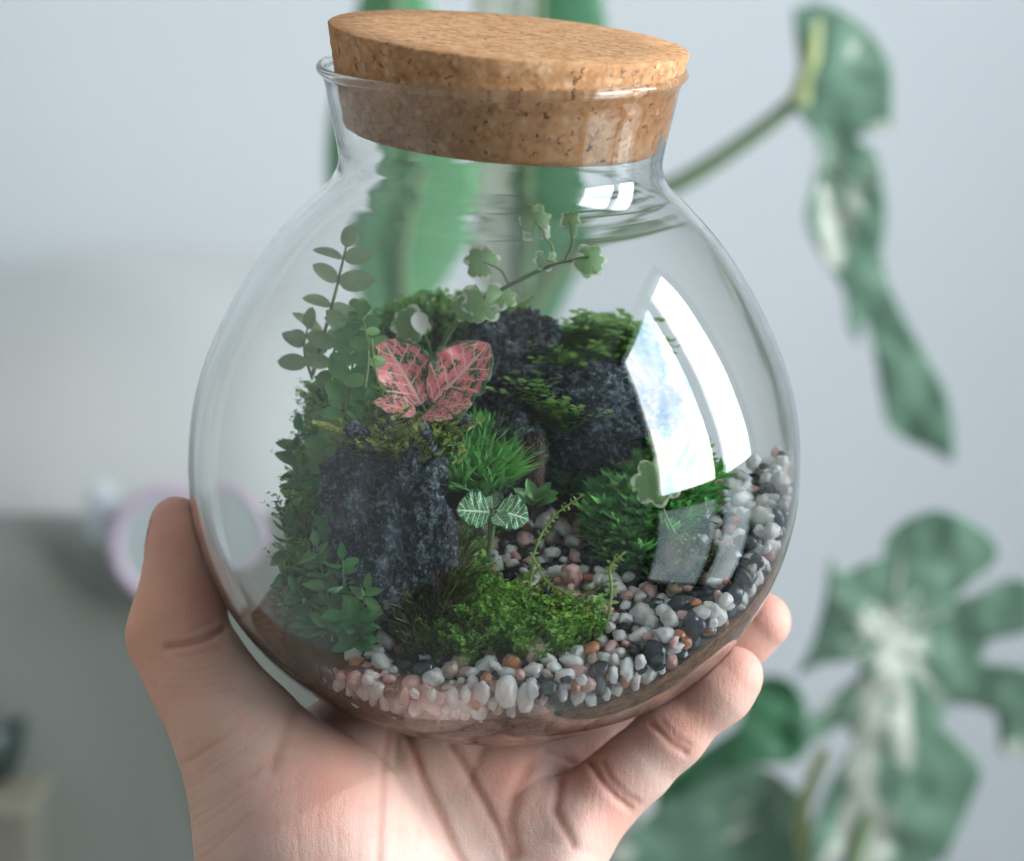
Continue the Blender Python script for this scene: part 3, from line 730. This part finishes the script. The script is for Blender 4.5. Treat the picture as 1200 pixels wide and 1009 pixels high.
# ------------------------------------------------------------------ veined plants (nerve plants)
def veined(name, blade, blade2, vein, rim, thr, patch=None):
    m = M(name); uv = m.attr('leafuv', 'Vector'); sp = m.new('ShaderNodeSeparateXYZ', i_0=uv); u, v = sp.outputs[0], sp.outputs[1]
    av = m.math('ABSOLUTE', v); pos = m.coord('Object')
    s = m.math('MULTIPLY', m.math('SUBTRACT', u, m.math('MULTIPLY', m.math('POWER', av, .85), .22)), 6.5)
    s = m.math('ADD', s, m.math('MULTIPLY', m.noise(7, 2, vec=uv), .5))
    fr = m.math('ABSOLUTE', m.math('SUBTRACT', m.math('FRACT', s), .5))           # .5 on a side vein
    side = m.ramp(fr, [(.5-thr*1.5, (0, 0, 0)), (.5-thr*.5, (1, 1, 1))])
    mid = m.ramp(av, [(thr*.55, (1, 1, 1)), (thr*1.1, (0, 0, 0))])
    mp = m.new('ShaderNodeMapping'); m.put(mp.inputs[0], uv); mp.inputs['Scale'].default_value = (9, 4.0, 1)
    net = m.ramp(m.vor(1.0, 'DISTANCE_TO_EDGE', mp.outputs[0]), [(.015, (.4, .4, .4)), (.06, (0, 0, 0))])
    vn = m.math('MAXIMUM', m.math('MAXIMUM', side, mid), net)
    bl = m.mix(m.noise(5, 3, vec=uv), blade, blade2)
    if patch: 
        bl = m.mix(m.ramp(m.noise(4.2, 3, vec=uv), [(.50, (0, 0, 0)), (.56, (1, 1, 1))]), bl, patch)
    c = m.mix(vn, bl, vein)
    c = m.mix(m.ramp(m.math('ADD', av, m.math('MULTIPLY', m.math('SUBTRACT', m.noise(9, 3, vec=uv), .5), .35)), [(.86, (0, 0, 0)), (.94, (1, 1, 1))]), c, rim)
    m.set(Base_Color=c, Roughness=.38, Specular_IOR_Level=.4, Normal=m.bump(vn, -.8, .0008)); return m.m
PINKM = veined('pink nerve leaf', (.66, .13, .15), (.80, .27, .27), (.80, .42, .38), (.05, .13, .06), .075, (.045, .12, .05))
WHITEM = veined('white nerve leaf', (.025, .13, .040), (.055, .21, .070), (.64, .80, .58), (.03, .13, .05), .07)
STEMM = leaf_material('plant stem', (.10, .20, .06), (.22, .32, .12))
def leaf_mesh(name, L, W, **kw):
    V, F, UV = leaf_arrays(L, W, **kw); me = mesh(name, V, F, uv=UV); me.polygons.foreach_set('use_smooth', [True]*len(me.polygons)); return me
def aimed(base, tip, up=(0, -.5, .8)):
    b, t = np.array(base), np.array(tip); return frame(b, t-b, up), float(np.linalg.norm(t-b))
def veined_plant(name, label, root, leaves, mat, group=None):
    """leaves: base point, tip point, width in mm, up vector, bend, label"""
    pl = tag(empty(name, tuple(root)), label, 'plant', group)
    for bse, tip, W, up, bend, lb in leaves:
        m4, L = aimed(bse, tip, up); me = leaf_mesh('leaf', L, W/1000, p=.86, q=.62, bend=bend, cup=.16, nu=30, nv=14, scallop=.12, ripple=.045); me.materials.append(mat)
        o = put('leaf', me, m4, pl); s = o.modifiers.new('thickness', 'SOLIDIFY'); s.thickness = .00035
        if lb: o['label'] = lb
        V, F, _ = tube([np.array(root), (np.array(root)+np.array(bse))/2+np.array([0, 0, .0006]), np.array(bse)], .0006, .0004); link('stem', mesh('stem', V, F), STEMM, pl)
    return pl
veined_plant('nerve_plant', 'pink leaved nerve plant with green edges between the rocks at the back', P(500, 492, 14), [
    (P(494, 474, 16), P(449, 394, 12), 13.5, (.35, -.9, .3), .10, 'pink leaf on the left with dark green patches and pale veins'),
    (P(507, 472, 16), P(574, 405, 14), 13.5, (-.3, -.9, .3), -.06, 'pink leaf on the right with a scalloped green edge'),
    (P(510, 480, 20), P(550, 470, 24), 7.5, (0, -.7, .8), .12, 'small orange pink leaf in front'),
    (P(488, 484, 20), P(440, 468, 22), 6.0, (0, -.6, .8), .10, None),
    (P(496, 487, 22), P(528, 487, 27), 5.0, (0, -.6, .8), .10, None)], PINKM)
veined_plant('nerve_plant', 'small dark green nerve plant with white veins above the pebble path', P(574, 645, 30), [
    (P(574, 600, 34), P(536, 597, 36), 8.6, (0, -.8, .7), .05, None),
    (P(582, 598, 34), P(619, 606, 35), 8.2, (0, -.8, .7), .16, None),
    (P(577, 596, 32), P(576, 580, 30), 3.4, (0, -.9, .4), .05, None),
    (P(580, 602, 36), P(592, 614, 38), 4.0, (0, -.8, .6), .10, None)], WHITEM)

# ------------------------------------------------------------------ ferns, leafy plants, trailing stem
FERNM = leaf_material('fern leaflet', (.07, .23, .07), (.19, .39, .13), trans=.35)
PALEM = leaf_material('pale fern leaflet', (.19, .30, .16), (.33, .44, .25), trans=.4)
DEEPM = leaf_material('deep green leaf', (.02, .14, .04), (.08, .29, .08), trans=.3)
BRIGHTM = leaf_material('bright green leaf', (.06, .20, .05), (.18, .36, .12), trans=.3)
def mk(nm, L, W, mat, **kw):
    me = leaf_mesh(nm, L, W, nu=8, nv=6, **kw); me.materials.append(mat); return me
OVAL_F = mk('leaflet', 1, .62, FERNM, p=.95, q=.55, bend=.12, cup=.12); OVAL_P = mk('leaflet', 1, .58, PALEM, p=.95, q=.55, bend=.15, cup=.1)
OVAL_D = mk('leaflet', 1, .55, DEEPM, p=.8, q=.7, bend=.2, cup=.15); OVAL_B = mk('leaflet', 1, .5, BRIGHTM, p=.8, q=.7, bend=.15, cup=.15)
def frond(plant, pts, n_, L, leafme, r=.0004, mat=None, taper=.55, terminal=True, jitter=.25, droop=.2, sides=(-1, 1)):
    V, F, C = tube(pts, r, r*.55); link('stem', mesh('stem', V, F), mat or STEMM, plant)
    T = np.gradient(C, axis=0)
    for k in range(n_):
        t = (k+1)/(n_+.4); i = int(t*(len(C)-1)); d = T[i]/np.linalg.norm(T[i]); sd = np.cross(d, [0, -1, .25]); sd /= np.linalg.norm(sd)
        for s in sides:
            dr = sd*s+d*.45+np.array([0, -.15, -droop])+rg.normal(size=3)*jitter*.5; sc = L/1000*(1-taper*t*.6)*rg.uniform(.85, 1.15)
            put('leaflet', leafme, frame(C[i], dr, np.array([0, -.85, .55])+rg.normal(size=3)*jitter, sc), plant)
    if terminal: put('leaflet', leafme, frame(C[-1], T[-1], (0, -.9, .4), L/1000*.7), plant)
fern = tag(empty('button_fern', tuple(P(380, 470, -6))), 'pale button fern frond rising above the moss at the left', 'fern')
frond(fern, [P(366, 440, -4), P(384, 375, -2), P(396, 330, 0), P(405, 290, 2)], 4, 8.8, OVAL_P, .0005, taper=.15, jitter=.5)
frond(fern, [P(366, 445, -4), P(356, 410, -4), P(360, 385, -2)], 3, 7.6, OVAL_P, .0004, jitter=.4)
frond(fern, [P(385, 440, 0), P(395, 400, 2), P(412, 372, 4)], 4, 7.6, OVAL_P, .0004, jitter=.5)
creeper = tag(empty('creeping_fern', tuple(P(410, 480, 10))), 'creeping green plant with small oval leaves left of the pink leaves', 'fern')
frond(creeper, [P(402, 505, 14), P(410, 455, 14), P(416, 410, 12), P(424, 372, 10)], 8, 6.2, OVAL_F, .0004, taper=.3, jitter=.5)
frond(creeper, [P(428, 455, 18), P(432, 420, 16), P(428, 385, 12), P(418, 362, 8)], 6, 5.6, OVAL_F, .0004, jitter=.5)
for k, (x0, y0, x1, y1, d) in enumerate([(372, 640, 352, 560, 12), (392, 600, 380, 520, 14), (362, 590, 350, 505, 4), (415, 585, 408, 515, 18), (350, 690, 338, 615, 14), (398, 660, 400, 590, 22)]):
    frond(creeper, [P(x0, y0, d-4), P((x0+x1)/2-4, (y0+y1)/2, d-2), P(x1, y1, d)], 6, 5.2+.5*(k % 3), OVAL_F if k % 2 else OVAL_D, .0004, taper=.35, jitter=.7)
frond(creeper, [P(380, 520, 12), P(384, 470, 10), P(390, 430, 8)], 7, 5.6, OVAL_F, .0004, jitter=.6)
frond(creeper, [P(415, 530, 20), P(420, 500, 20), P(430, 470, 20)], 5, 4.6, OVAL_D, .0004, jitter=.6)
bush = tag(empty('leafy_plant', tuple(P(385, 745, 30))), 'bushy bright green plant with pointed leaves against the left front glass', 'plant')
for k, (x0, y0, x1, y1, d) in enumerate([(390, 750, 372, 640, 34), (400, 750, 402, 655, 38), (380, 745, 350, 690, 30), (410, 752, 430, 690, 40), (385, 740, 388, 612, 34), (420, 752, 418, 720, 42), (372, 730, 355, 660, 28)]):
    frond(bush, [P(x0, y0, d-4), P((x0+x1)/2+3, (y0+y1)/2, d-2), P(x1, y1, d)], 8, 5.4, OVAL_D if k % 3 else OVAL_B, .0004, taper=.3, jitter=.8, droop=.1)
feather = tag(empty('leafy_plant', tuple(P(625, 600, 20))), 'small light green rosette plant at the head of the pebble path', 'plant')
for k in range(9):
    a = k*2.4; b = P(628, 590, 16); dr = np.array([math.cos(a)*.8, -.5+.5*math.sin(a), .7+.2*math.sin(a*2)]); put('leaf', OVAL_B, frame(b, dr, (0, -.7, .7), .0062*rg.uniform(.8, 1.15)), feather)
lf = tag(empty('leafy_plant', tuple(P(458, 460, -4))), 'dark green undergrowth leaves behind the pink leaved plant', 'plant')
for k in range(16):
    b = P(440+rg.uniform(0, 110), 440+rg.uniform(-25, 25), rg.uniform(-22, -10)); put('leaf', OVAL_D, frame(b, (rg.normal(), -.6, .6+rg.normal()*.3), (0, -.7, .7), .0085*rg.uniform(.7, 1.2)), lf)

m = M('variegated scalloped leaf'); uv = m.attr('leafuv', 'Vector'); sp = m.new('ShaderNodeSeparateXYZ', i_0=uv)
g = m.mix(m.noise(260, 3, vec=m.coord('Object')), (.14, .29, .10), (.29, .46, .20))
edge = m.math('ADD', sp.outputs[1], m.math('MULTIPLY', m.math('SUBTRACT', m.noise(420, 2, vec=m.new('ShaderNodeNewGeometry').outputs['Position']), .5), 1.1))
c = m.mix(m.ramp(edge, [(.84, (0, 0, 0)), (.98, (1, 1, 1))]), g, (.74, .78, .64))
m.set(Base_Color=c, Roughness=.5); tr = m.new('ShaderNodeBsdfTranslucent', i_Color=c); ms = m.new('ShaderNodeMixShader', i_0=.3)
m.t.links.new(m.b.outputs[0], ms.inputs[1]); m.t.links.new(tr.outputs[0], ms.inputs[2]); m.t.links.new(ms.outputs[0], m.out.inputs[0]); SCALM = m.m
V, F, UV = disc_leaf(); SCALME = mesh('leaf', V, F, uv=UV); SCALME.materials.append(SCALM); SCALME.polygons.foreach_set('use_smooth', [True]*len(SCALME.polygons))
trail = tag(empty('trailing_plant', tuple(P(515, 420, -14))), 'trailing stem with pale edged scalloped leaves arching over the rocks', 'plant')
main = [P(508, 425, -12), P(540, 372, -6), P(590, 338, 0), P(645, 312, 6), P(690, 300, 10)]
V, F, C = tube(main, .00065, .0004); link('stem', mesh('stem', V, F), STEMM, trail)
for (px_, py_, d, s, ax, ay, nd, bx, by) in [(568, 352, 2, 5.6, .1, -.9, (.1, -.75, .7), 562, 358), (566, 306, 0, 4.6, -.5, .3, (.2, -.9, .35), 596, 332), (586, 345, 0, 4.4, .9, -.1, (0, -.5, .85), 580, 345),
        (690, 303, 10, 4.6, .5, -.2, (.2, -.8, .5), 682, 303), (640, 304, 6, 3.0, -.1, -1, (.2, -.8, .3), 644, 312), (628, 262, 2, 4.0, -.1, .8, (.1, -.9, .2), 650, 309), (668, 262, 6, 2.6, .4, .8, (.1, -.6, .7), 662, 306),
        (480, 378, -10, 5.2, -.6, -.4, (-.2, -.8, .5), 506, 418), (548, 358, -2, 4.2, -.8, -.5, (-.1, -.7, .6), 556, 362)]:
    q = P(px_, py_, d); b = P(bx, by, d-2)
    V, F, _ = tube([b, (b+q)/2+np.array([.0012, 0, .0004]), q], .0004, .0003); link('stalk', mesh('stalk', V, F), STEMM, trail)
    put('leaf', SCALME, frame(q, RIGHT*ax+UP*ay, nd, s/1000), trail)
# white tipped leaf on the left end of the trailing stem
tipl = mk('leaf', 1, .8, M('white leaf').set(Base_Color=(.74, .74, .70), Roughness=.5).m, p=.8, q=.6, bend=.2)
put('leaf', tipl, frame(P(487, 366, -8), RIGHT*.4+UP*-.9, (.3, -.9, .3), .0055), trail)['label'] = 'small white leaf'
stray = tag(empty('climbing_plant', tuple(P(775, 610, 30))), 'green and cream leaf on a thin stalk beside the window reflection', 'plant')
V, F, _ = tube([P(790, 625, 30), P(778, 600, 32), P(770, 570, 34)], .0004, .0003); link('stalk', mesh('stalk', V, F), STEMM, stray)
put('leaf', SCALME, frame(P(768, 565, 34), RIGHT*-.2+UP*-.8, (-.1, -.9, .35), .0058), stray)
put('leaf', OVAL_B, frame(P(770, 570, 33), RIGHT*.15+UP*.8, (0, -.9, .2), .008), stray)
SPRIGM = leaf_material('sprig', (.16, .26, .05), (.32, .42, .12))
SPR = mk('leaflet', 1, .45, SPRIGM, p=.8, q=.8)
sp_ = tag(empty('moss_sprig', tuple(P(640, 690, 36))), 'thin yellow green sprig standing in the pebbles before the path', 'sprig')
frond(sp_, [P(620, 690, 34), P(628, 640, 34), P(650, 604, 34), P(680, 582, 34)], 15, 1.5, SPR, .00035, SPRIGM, jitter=.5)
frond(sp_, [P(622, 648, 34), P(640, 680, 36), P(668, 698, 38)], 9, 1.7, SPR, .0003, SPRIGM, jitter=.5)
sp2 = tag(empty('moss_sprig', tuple(P(710, 720, 40))), 'glossy curled green sprig at the right edge of the front moss bank', 'sprig')
frond(sp2, [P(712, 722, 40), P(716, 690, 40), P(714, 664, 40), P(728, 650, 40)], 10, 2.0, SPR, .0004, SPRIGM, jitter=.5)
sp3 = tag(empty('moss_sprig', tuple(P(440, 470, 22))), 'thin bright sprig hanging down left of the pink leaf', 'sprig')
frond(sp3, [P(436, 398, 18), P(439, 425, 20), P(445, 450, 22), P(456, 462, 23)], 12, 1.2, SPR, .0003, SPRIGM, jitter=.5)

# ================================================================== PLANTS BEHIND THE JAR (out of focus)
def varieg(name, dark, mid, cream, amount):
    m = M(name); pos = m.coord('Object'); t = m.attr('tone')
    nn = m.noise(34, 5, .65, pos, 1.6); n2 = m.noise(90, 4, .65, pos, 1.0)
    g = m.mix(n2, dark, mid)
    f = m.math('ADD', m.math('MULTIPLY', nn, .7), m.math('SUBTRACT', t, .4))
    c = m.mix(m.ramp(f, [(amount, (0, 0, 0)), (amount+.10, (1, 1, 1))]), g, cream)
    m.set(Base_Color=c, Roughness=.42, Specular_IOR_Level=.45, Coat_Weight=.05)
    tr = m.new('ShaderNodeBsdfTranslucent', i_Color=c); ms = m.new('ShaderNodeMixShader', i_0=.22)
    m.t.links.new(m.b.outputs[0], ms.inputs[1]); m.t.links.new(tr.outputs[0], ms.inputs[2]); m.t.links.new(ms.outputs[0], m.out.inputs[0]); return m.m
VG = varieg('variegated leaf', (.085, .20, .13), (.27, .41, .31), (.74, .78, .68), .50)
VD = varieg('deep green split leaf', (.05, .20, .10), (.14, .34, .18), (.55, .64, .54), .62)
VB = varieg('fresh green leaf', (.11, .32, .15), (.22, .46, .25), (.55, .68, .54), .60)
def ribbons(name, plant, rows, y, mat, label=None, depth=.012):
    """rows: (list of (px,py,half width px, dy mm), tone); every row is one lobe of the blade"""
    acc = Acc()
    for pts, tone in rows:
        pts = np.array([p if len(p) == 4 else (*p, 0) for p in pts], float); q = hermite_nd(pts, (len(pts)-1)*8+1); q[:, 2] = np.maximum(q[:, 2], .5)
        T = np.gradient(q[:, :2], axis=0); T /= np.linalg.norm(T, axis=1)[:, None]; Nn = np.stack([-T[:, 1], T[:, 0]], -1); nv = 8; V = []
        for c_, n_, wd, dy in zip(q[:, :2], Nn, q[:, 2], q[:, 3]):
            for v in np.linspace(-1, 1, nv+1):
                w3 = bgz(c_[0]+n_[0]*wd*v, c_[1]+n_[1]*wd*v, y+dy/1000+depth*(abs(v)**1.6)*wd/60+.0006*math.sin(c_[1]*.05)); V.append(w3)
        i = np.arange(len(q)-1)[:, None]*(nv+1)+np.arange(nv); F = np.stack([i, i+nv+1, i+nv+2, i+1], -1).reshape(-1, 4)
        acc.add(np.array(V), F, tone)
    o = acc.build(name, mat); o.parent = plant; o.matrix_parent_inverse = Matrix.Translation(-Vector(plant.location)); o.data.polygons.foreach_set('use_smooth', [True]*len(o.data.polygons))
    s = o.modifiers.new('thickness', 'SOLIDIFY'); s.thickness = .0008
    if label: o['label'] = label
    return o
PETM = leaf_material('leaf stalk', (.10, .17, .085), (.20, .27, .15), trans=.0)
YELM = leaf_material('pale midrib', (.34, .42, .16), (.50, .56, .28), trans=.1)
def blade(plant, outline, y, mat, rib, label=None, wave=.010, tilt=(0, 0), riby=.5, ribw=40, holes=()):
    """a leaf blade from its outline in pixels, standing at distance y, gently waved, pale along its rib"""
    pts = np.array(list(outline)+[outline[0]], float); q = hermite_nd(pts, (len(pts)-1)*3+1)[:-1]; ctr = q.mean(0)
    bm = bmesh.new(); vs_ = [bm.verts.new((a, b, 0)) for a, b in q]; bm.faces.new(vs_); bmesh.ops.triangulate(bm, faces=bm.faces[:])
    for _ in range(6):
        eds = [e for e in bm.edges if e.calc_length() > 9]
        if eds: bmesh.ops.subdivide_edges(bm, edges=eds, cuts=1); bmesh.ops.triangulate(bm, faces=bm.faces[:])
    pp = np.array([v.co[:2] for v in bm.verts]); d = seg_d(pp, rib); o0 = np.array(rib[0], float); ang = np.arctan2(pp[:, 1]-o0[1], pp[:, 0]-o0[0]); rad = np.hypot(*(pp-o0).T)
    tn = .38+riby*np.exp(-(d/ribw)**2)+np.array([.30*noise.noise(Vector((a_*7, r_*.006, y*11)))+.12*noise.noise(Vector((a_*19, r_*.012, y*7))) for a_, r_ in zip(ang, rad)])
    for v, (a, b) in zip(bm.verts, pp):
        dy = tilt[0]*(a-ctr[0])+tilt[1]*(b-ctr[1])+wave*(noise.noise(Vector((a*.012, b*.012, y*9)))+.5*noise.noise(Vector((a*.03, b*.03, y*5))))
        v.co = bgz(a, b, y+dy)
    bmesh.ops.recalc_face_normals(bm, faces=bm.faces); me = bpy.data.meshes.new('leaf'); bm.to_mesh(me); bm.free()
    at = me.attributes.new('tone', 'FLOAT', 'POINT'); at.data.foreach_set('value', tn.astype(np.float32))
    o = link('leaf', me, mat, plant); sd = o.modifiers.new('thickness', 'SOLIDIFY'); sd.thickness = .0008
    if label: o['label'] = label
    return o
def stalk(plant, pts, r0, r1, mat=PETM, name='stalk'):
    V, F, _ = tube([bgz(a, b, c) for a, b, c in pts], r0, r1, 8, 8); link(name, mesh(name, V, F), mat, plant)
up = tag(empty('split_leaf_plant', tuple(bgz(540, 1150, .56))), 'tall split leaf plant behind the jar with a drooping leaf at upper right', 'plant')
blade(up, [(929, 12), (963, 4), (1002, 22), (1030, 50), (1045, 85), (1043, 150), (1018, 132), (992, 138), (1002, 161), (1027, 180), (1036, 222), (1038, 266), (1033, 300), (1052, 355), (1082, 410), (1107, 455), (1117, 500),
           (1117, 541), (1105, 524), (1074, 519), (1043, 502), (1034, 466), (1026, 420), (1017, 378), (1011, 380), (1006, 402), (994, 380), (988, 338), (963, 300), (944, 255), (952, 222), (960, 172), (944, 146), (927, 119), (937, 94), (933, 50)],
      .55, VG, [(960, 170), (985, 260), (1010, 330)], 'drooping split leaf seen edge on', .006, (0, .00006), .17, 22)
stalk(up, [(958, 18, .538), (950, 70, .537), (936, 118, .542)], .0034, .0046, YELM, 'midrib')
stalk(up, [(936, 116, .545), (880, 160, .548), (800, 212, .55), (690, 268, .555), (600, 420, .56), (550, 760, .56), (540, 1150, .56)], .0034, .0055)
ribbons('leaf', up, [([(452, -80, 26), (462, 8, 44), (470, 120, 82), (468, 230, 84), (452, 330, 50), (440, 400, 4)], .40)], .57, VB, 'broad fresh green leaf behind the jar neck', depth=.003)
ribbons('leaf', up, [([(655, -80, 22), (668, 10, 40), (662, 130, 52), (650, 260, 48), (630, 370, 20), (622, 410, 3)], .42)], .59, VD, 'green half of the leaf behind the cork', depth=.003)
ribbons('leaf', up, [([(600, -80, 22), (592, 10, 36), (590, 130, 44), (590, 260, 42), (596, 360, 18), (604, 400, 3)], .66)], .592, VG, 'cream variegated half of the leaf behind the cork', depth=.003)
stalk(up, [(460, -60, .566), (470, 150, .56), (462, 320, .566), (500, 620, .57), (535, 1150, .56)], .0022, .0040)
stalk(up, [(632, -60, .585), (628, 150, .583), (612, 380, .584), (570, 760, .57), (540, 1150, .56)], .0022, .0040)
low = tag(empty('split_leaf_plant', tuple(bgz(980, 1200, .46))), 'low variegated split leaf plant at the lower right behind the fingers', 'plant')
blade(low, [(1044, 733), (1037, 690), (1036, 640), (1046, 622), (1070, 605), (1100, 598), (1140, 612), (1169, 640), (1162, 662), (1127, 690), (1110, 716), (1150, 692), (1190, 678), (1212, 690), (1212, 735), (1160, 748), (1085, 757), (1114, 768), (1167, 778), (1212, 790),
            (1212, 868), (1174, 882), (1165, 834), (1114, 822), (1070, 806), (1076, 830), (1102, 848), (1149, 898), (1138, 938), (1118, 983), (1102, 1009), (1084, 960), (1066, 880), (1084, 1020), (1070, 1060), (1000, 1060), (1000, 1000), (1013, 930), (1024, 880),
            (1000, 905), (978, 960), (962, 1030), (945, 1005), (965, 930), (1002, 868), (1028, 806), (1018, 812), (989, 845), (949, 871), (940, 852), (962, 828), (1012, 780), (967, 776), (934, 791), (949, 760), (962, 720), (969, 685), (973, 653), (994, 684), (1011, 711), (1029, 738)],
      .46, VG, [(1050, 740), (1040, 820), (1025, 900), (1000, 1010), (990, 1060)], 'big split leaf spread out like a hand, cream white along its middle', .005, (0, .00008), .30, 52)
blade(low, [(878, 796), (905, 792), (930, 802), (945, 830), (950, 868), (932, 893), (905, 896), (872, 900), (815, 925), (768, 948), (780, 912), (840, 868), (866, 846)], .52, VD, [(900, 830), (800, 920)], 'dark green leaf lobe behind the fingertips', .012, (0, 0), .12, 14)
blade(low, [(700, 1060), (722, 1000), (760, 955), (800, 930), (850, 905), (893, 900), (932, 925), (952, 965), (962, 1060), (900, 1090), (800, 1090)], .50, VG, [(930, 940), (850, 975), (750, 1040)], 'large pale leaf in the lower right corner by the wrist', .005, (0, 0), .16, 18)
blade(low, [(1172, 872), (1178, 840), (1200, 822), (1222, 840), (1225, 880), (1200, 884)], .55, VD, [(1190, 840), (1215, 870)], None, .004)
stalk(low, [(1056, 745, .466), (1030, 900, .474), (990, 1050, .472), (980, 1200, .46)], .003, .005); stalk(low, [(965, 880, .49), (940, 960, .49), (955, 1060, .482), (978, 1200, .46)], .003, .004, YELM)

# ------------------------------------------------------------------ blurred things at the left
def rounded(name, x0, x1, y0, y1, z0, z1, rad, mat, parent):
    bm = bmesh.new(); box_bm(bm, x0, x1, y0, y1, z0, z1)
    bmesh.ops.bevel(bm, geom=bm.edges[:], offset=rad, segments=10, affect='EDGES', profile=.5); bmesh.ops.recalc_face_normals(bm, faces=bm.faces)
    me = bpy.data.meshes.new(name); bm.to_mesh(me); bm.free(); return link(name, me, mat, parent)
m = M('pale shade block'); m.set(Base_Color=m.mix(m.noise(400, 3, vec=m.coord('Object')), (.64, .65, .64), (.68, .69, .675)), Roughness=.9, Sheen_Weight=.2, Normal=m.bump(m.noise(900, 3, vec=m.coord('Object')), .4, .001)); SHADEM = m.m
a = bgz(-300, 330, .80); b = bgz(800, 330, .80)
shade_block = tag(empty('left_shade_block', ((a[0]+b[0])/2, .94, -1.2)), 'added grey rounded block out of focus at the left, giving a soft shade gradient', 'shade_block')  # added rounded blocks, shaped so their fall-off gives a soft shade gradient
rounded('shade_back', a[0], b[0], .70, 1.08, -1.2, a[2], .185, SHADEM, shade_block)
m = M('dark shade block'); m.set(Base_Color=m.mix(m.noise(400, 3, vec=m.coord('Object')), (.19, .205, .18), (.23, .245, .22)), Roughness=.9, Sheen_Weight=.2); DEEPSHM = m.m
q = bgz(0, 600, .66); rounded('shade_front', a[0], b[0]-.02, .62, .69, -1.2, q[2], .034, DEEPSHM, shade_block)  # darker block added in front, its colour deepens the shade low down
m = M('pink plastic'); m.set(Base_Color=(.54, .43, .53), Roughness=.4); PKP = m.m
m = M('pale disc'); m.set(Base_Color=(.42, .47, .47), Roughness=.25); PAD = m.m
c0 = bgz(204, 640, .60); rr = np.linalg.norm(bgz(204+68, 640, .60)-c0)
ring = tag(empty('round_mirror', tuple(c0-np.array([0, 0, .25]))), 'blurred round disc with a pink rim and a white oval knob behind the thumb', 'mirror')
bm = bmesh.new(); sg = 64; tv = []
for i in range(sg):
    t = 2*math.pi*i/sg; tv.append([bm.verts.new((c0[0]+(rr+0.0034*math.cos(s))*math.cos(t), c0[1]+0.0034*math.sin(s), c0[2]+(rr+0.0034*math.cos(s))*math.sin(t))) for s in np.linspace(0, 2*math.pi, 10, endpoint=False)])
for i in range(sg):
    for j in range(10): bm.faces.new((tv[i][j], tv[(i+1) % sg][j], tv[(i+1) % sg][(j+1) % 10], tv[i][(j+1) % 10]))
me = bpy.data.meshes.new('rim'); bm.to_mesh(me); bm.free(); link('rim', me, PKP, ring)
bm = bmesh.new(); bmesh.ops.create_cone(bm, cap_ends=True, segments=48, radius1=rr, radius2=rr, depth=.004, matrix=Matrix.Translation(Vector(c0)) @ Matrix.Rotation(R(90), 4, 'X'))
me = bpy.data.meshes.new('disc'); bm.to_mesh(me); bm.free(); link('disc', me, PAD, ring, smooth=False)
V, F, _ = tube([bgz(215, 706, .60), bgz(262, 800, .60), bgz(350, 1150, .60)], .004, .004, 12, 4); link('stand', mesh('stand', V, F), M('dull stand').set(Base_Color=(.17, .165, .145), Roughness=.6).m, ring)
c1 = bgz(121, 602, .62)
V, F, _ = tube([c1, bgz(150, 606, .61)], .003, .003, 10, 2); link('bracket', mesh('bracket', V, F), PKP, ring)
bm = bmesh.new(); bmesh.ops.create_uvsphere(bm, u_segments=24, v_segments=16, radius=1, matrix=Matrix.Translation(Vector(c1)) @ Matrix.Diagonal((.0085, .006, .016, 1)))
me = bpy.data.meshes.new('oval_head'); bm.to_mesh(me); bm.free(); link('oval_head', me, M('white plastic').set(Base_Color=(.66, .72, .76), Roughness=.4).m, ring)
c2 = bgz(0, 945, .58)
box_ = tag(empty('storage_box', (c2[0]-.03, .63, -1.2)), 'cream edged dark box in the lower left corner, far out of focus', 'box')
e2 = bgz(34, 945, .58)
box('body', (c2[0]-.12, e2[0], .58, .68, -1.2, c2[2]-.006), M('cream card').set(Base_Color=(.17, .165, .13), Roughness=.7).m, box_, .003)
box('lid', (c2[0]-.122, e2[0]+.003, .578, .682, c2[2]-.006, c2[2]), M('cream lid').set(Base_Color=(.24, .225, .17), Roughness=.7).m, box_, .002)
pot = tag(empty('dark_pot', (c2[0]-.022, .62, c2[2])), 'dark green pot standing on the box in the lower left corner', 'pot')
pr = np.array([[0, 0], [0, .022], [.012, .026], [.030, .028], [.031, .026], [.02, .024], [.02, 0]]); po = link('pot_wall', revolve('pot_wall', pr, 40), M('dark glaze').set(Base_Color=(.02, .035, .03), Roughness=.4).m); po.parent = pot

# nails of the thumb and the little finger
m = M('finger nail'); m.set(Base_Color=(.66, .44, .37), Roughness=.28, Specular_IOR_Level=.5, Subsurface_Weight=.2, Subsurface_Radius=(1, .4, .3), Subsurface_Scale=.002); NAILM = m.m
def nail(px_, py_, d, ax, nrm_, L, Wd, curve=.9):
    X = np.array(ax, float); X /= np.linalg.norm(X); Z = np.array(nrm_, float); Z -= X*(Z@X); Z /= np.linalg.norm(Z); Y = np.cross(Z, X); V = []; g = 12
    for i in range(g+1):
        for j in range(g+1):
            u, v = i/g*2-1, j/g*2-1; sx, sy = u*math.sqrt(1-v*v*.35), v*math.sqrt(1-u*u*.25); a_ = sy*curve
            V.append(P(px_, py_, d)+X*sx*L/2+Y*math.sin(a_)/math.sin(curve)*Wd/2-Z*(1-math.cos(a_))*Wd/2/math.sin(curve)-Z*.0012*sx*sx)
    i = np.arange(g)[:, None]*(g+1)+np.arange(g); o = link('finger_nail', mesh('finger_nail', np.array(V), np.stack([i, i+g+1, i+g+2, i+1], -1).reshape(-1, 4)), NAILM, hand)
    s = o.modifiers.new('thickness', 'SOLIDIFY'); s.thickness = .0006; s.offset = 0
nail(181.5, 630, -5, UP*1.0+RIGHT*.14, -RIGHT+UP*.14+FWD*.75, .0118, .0105)
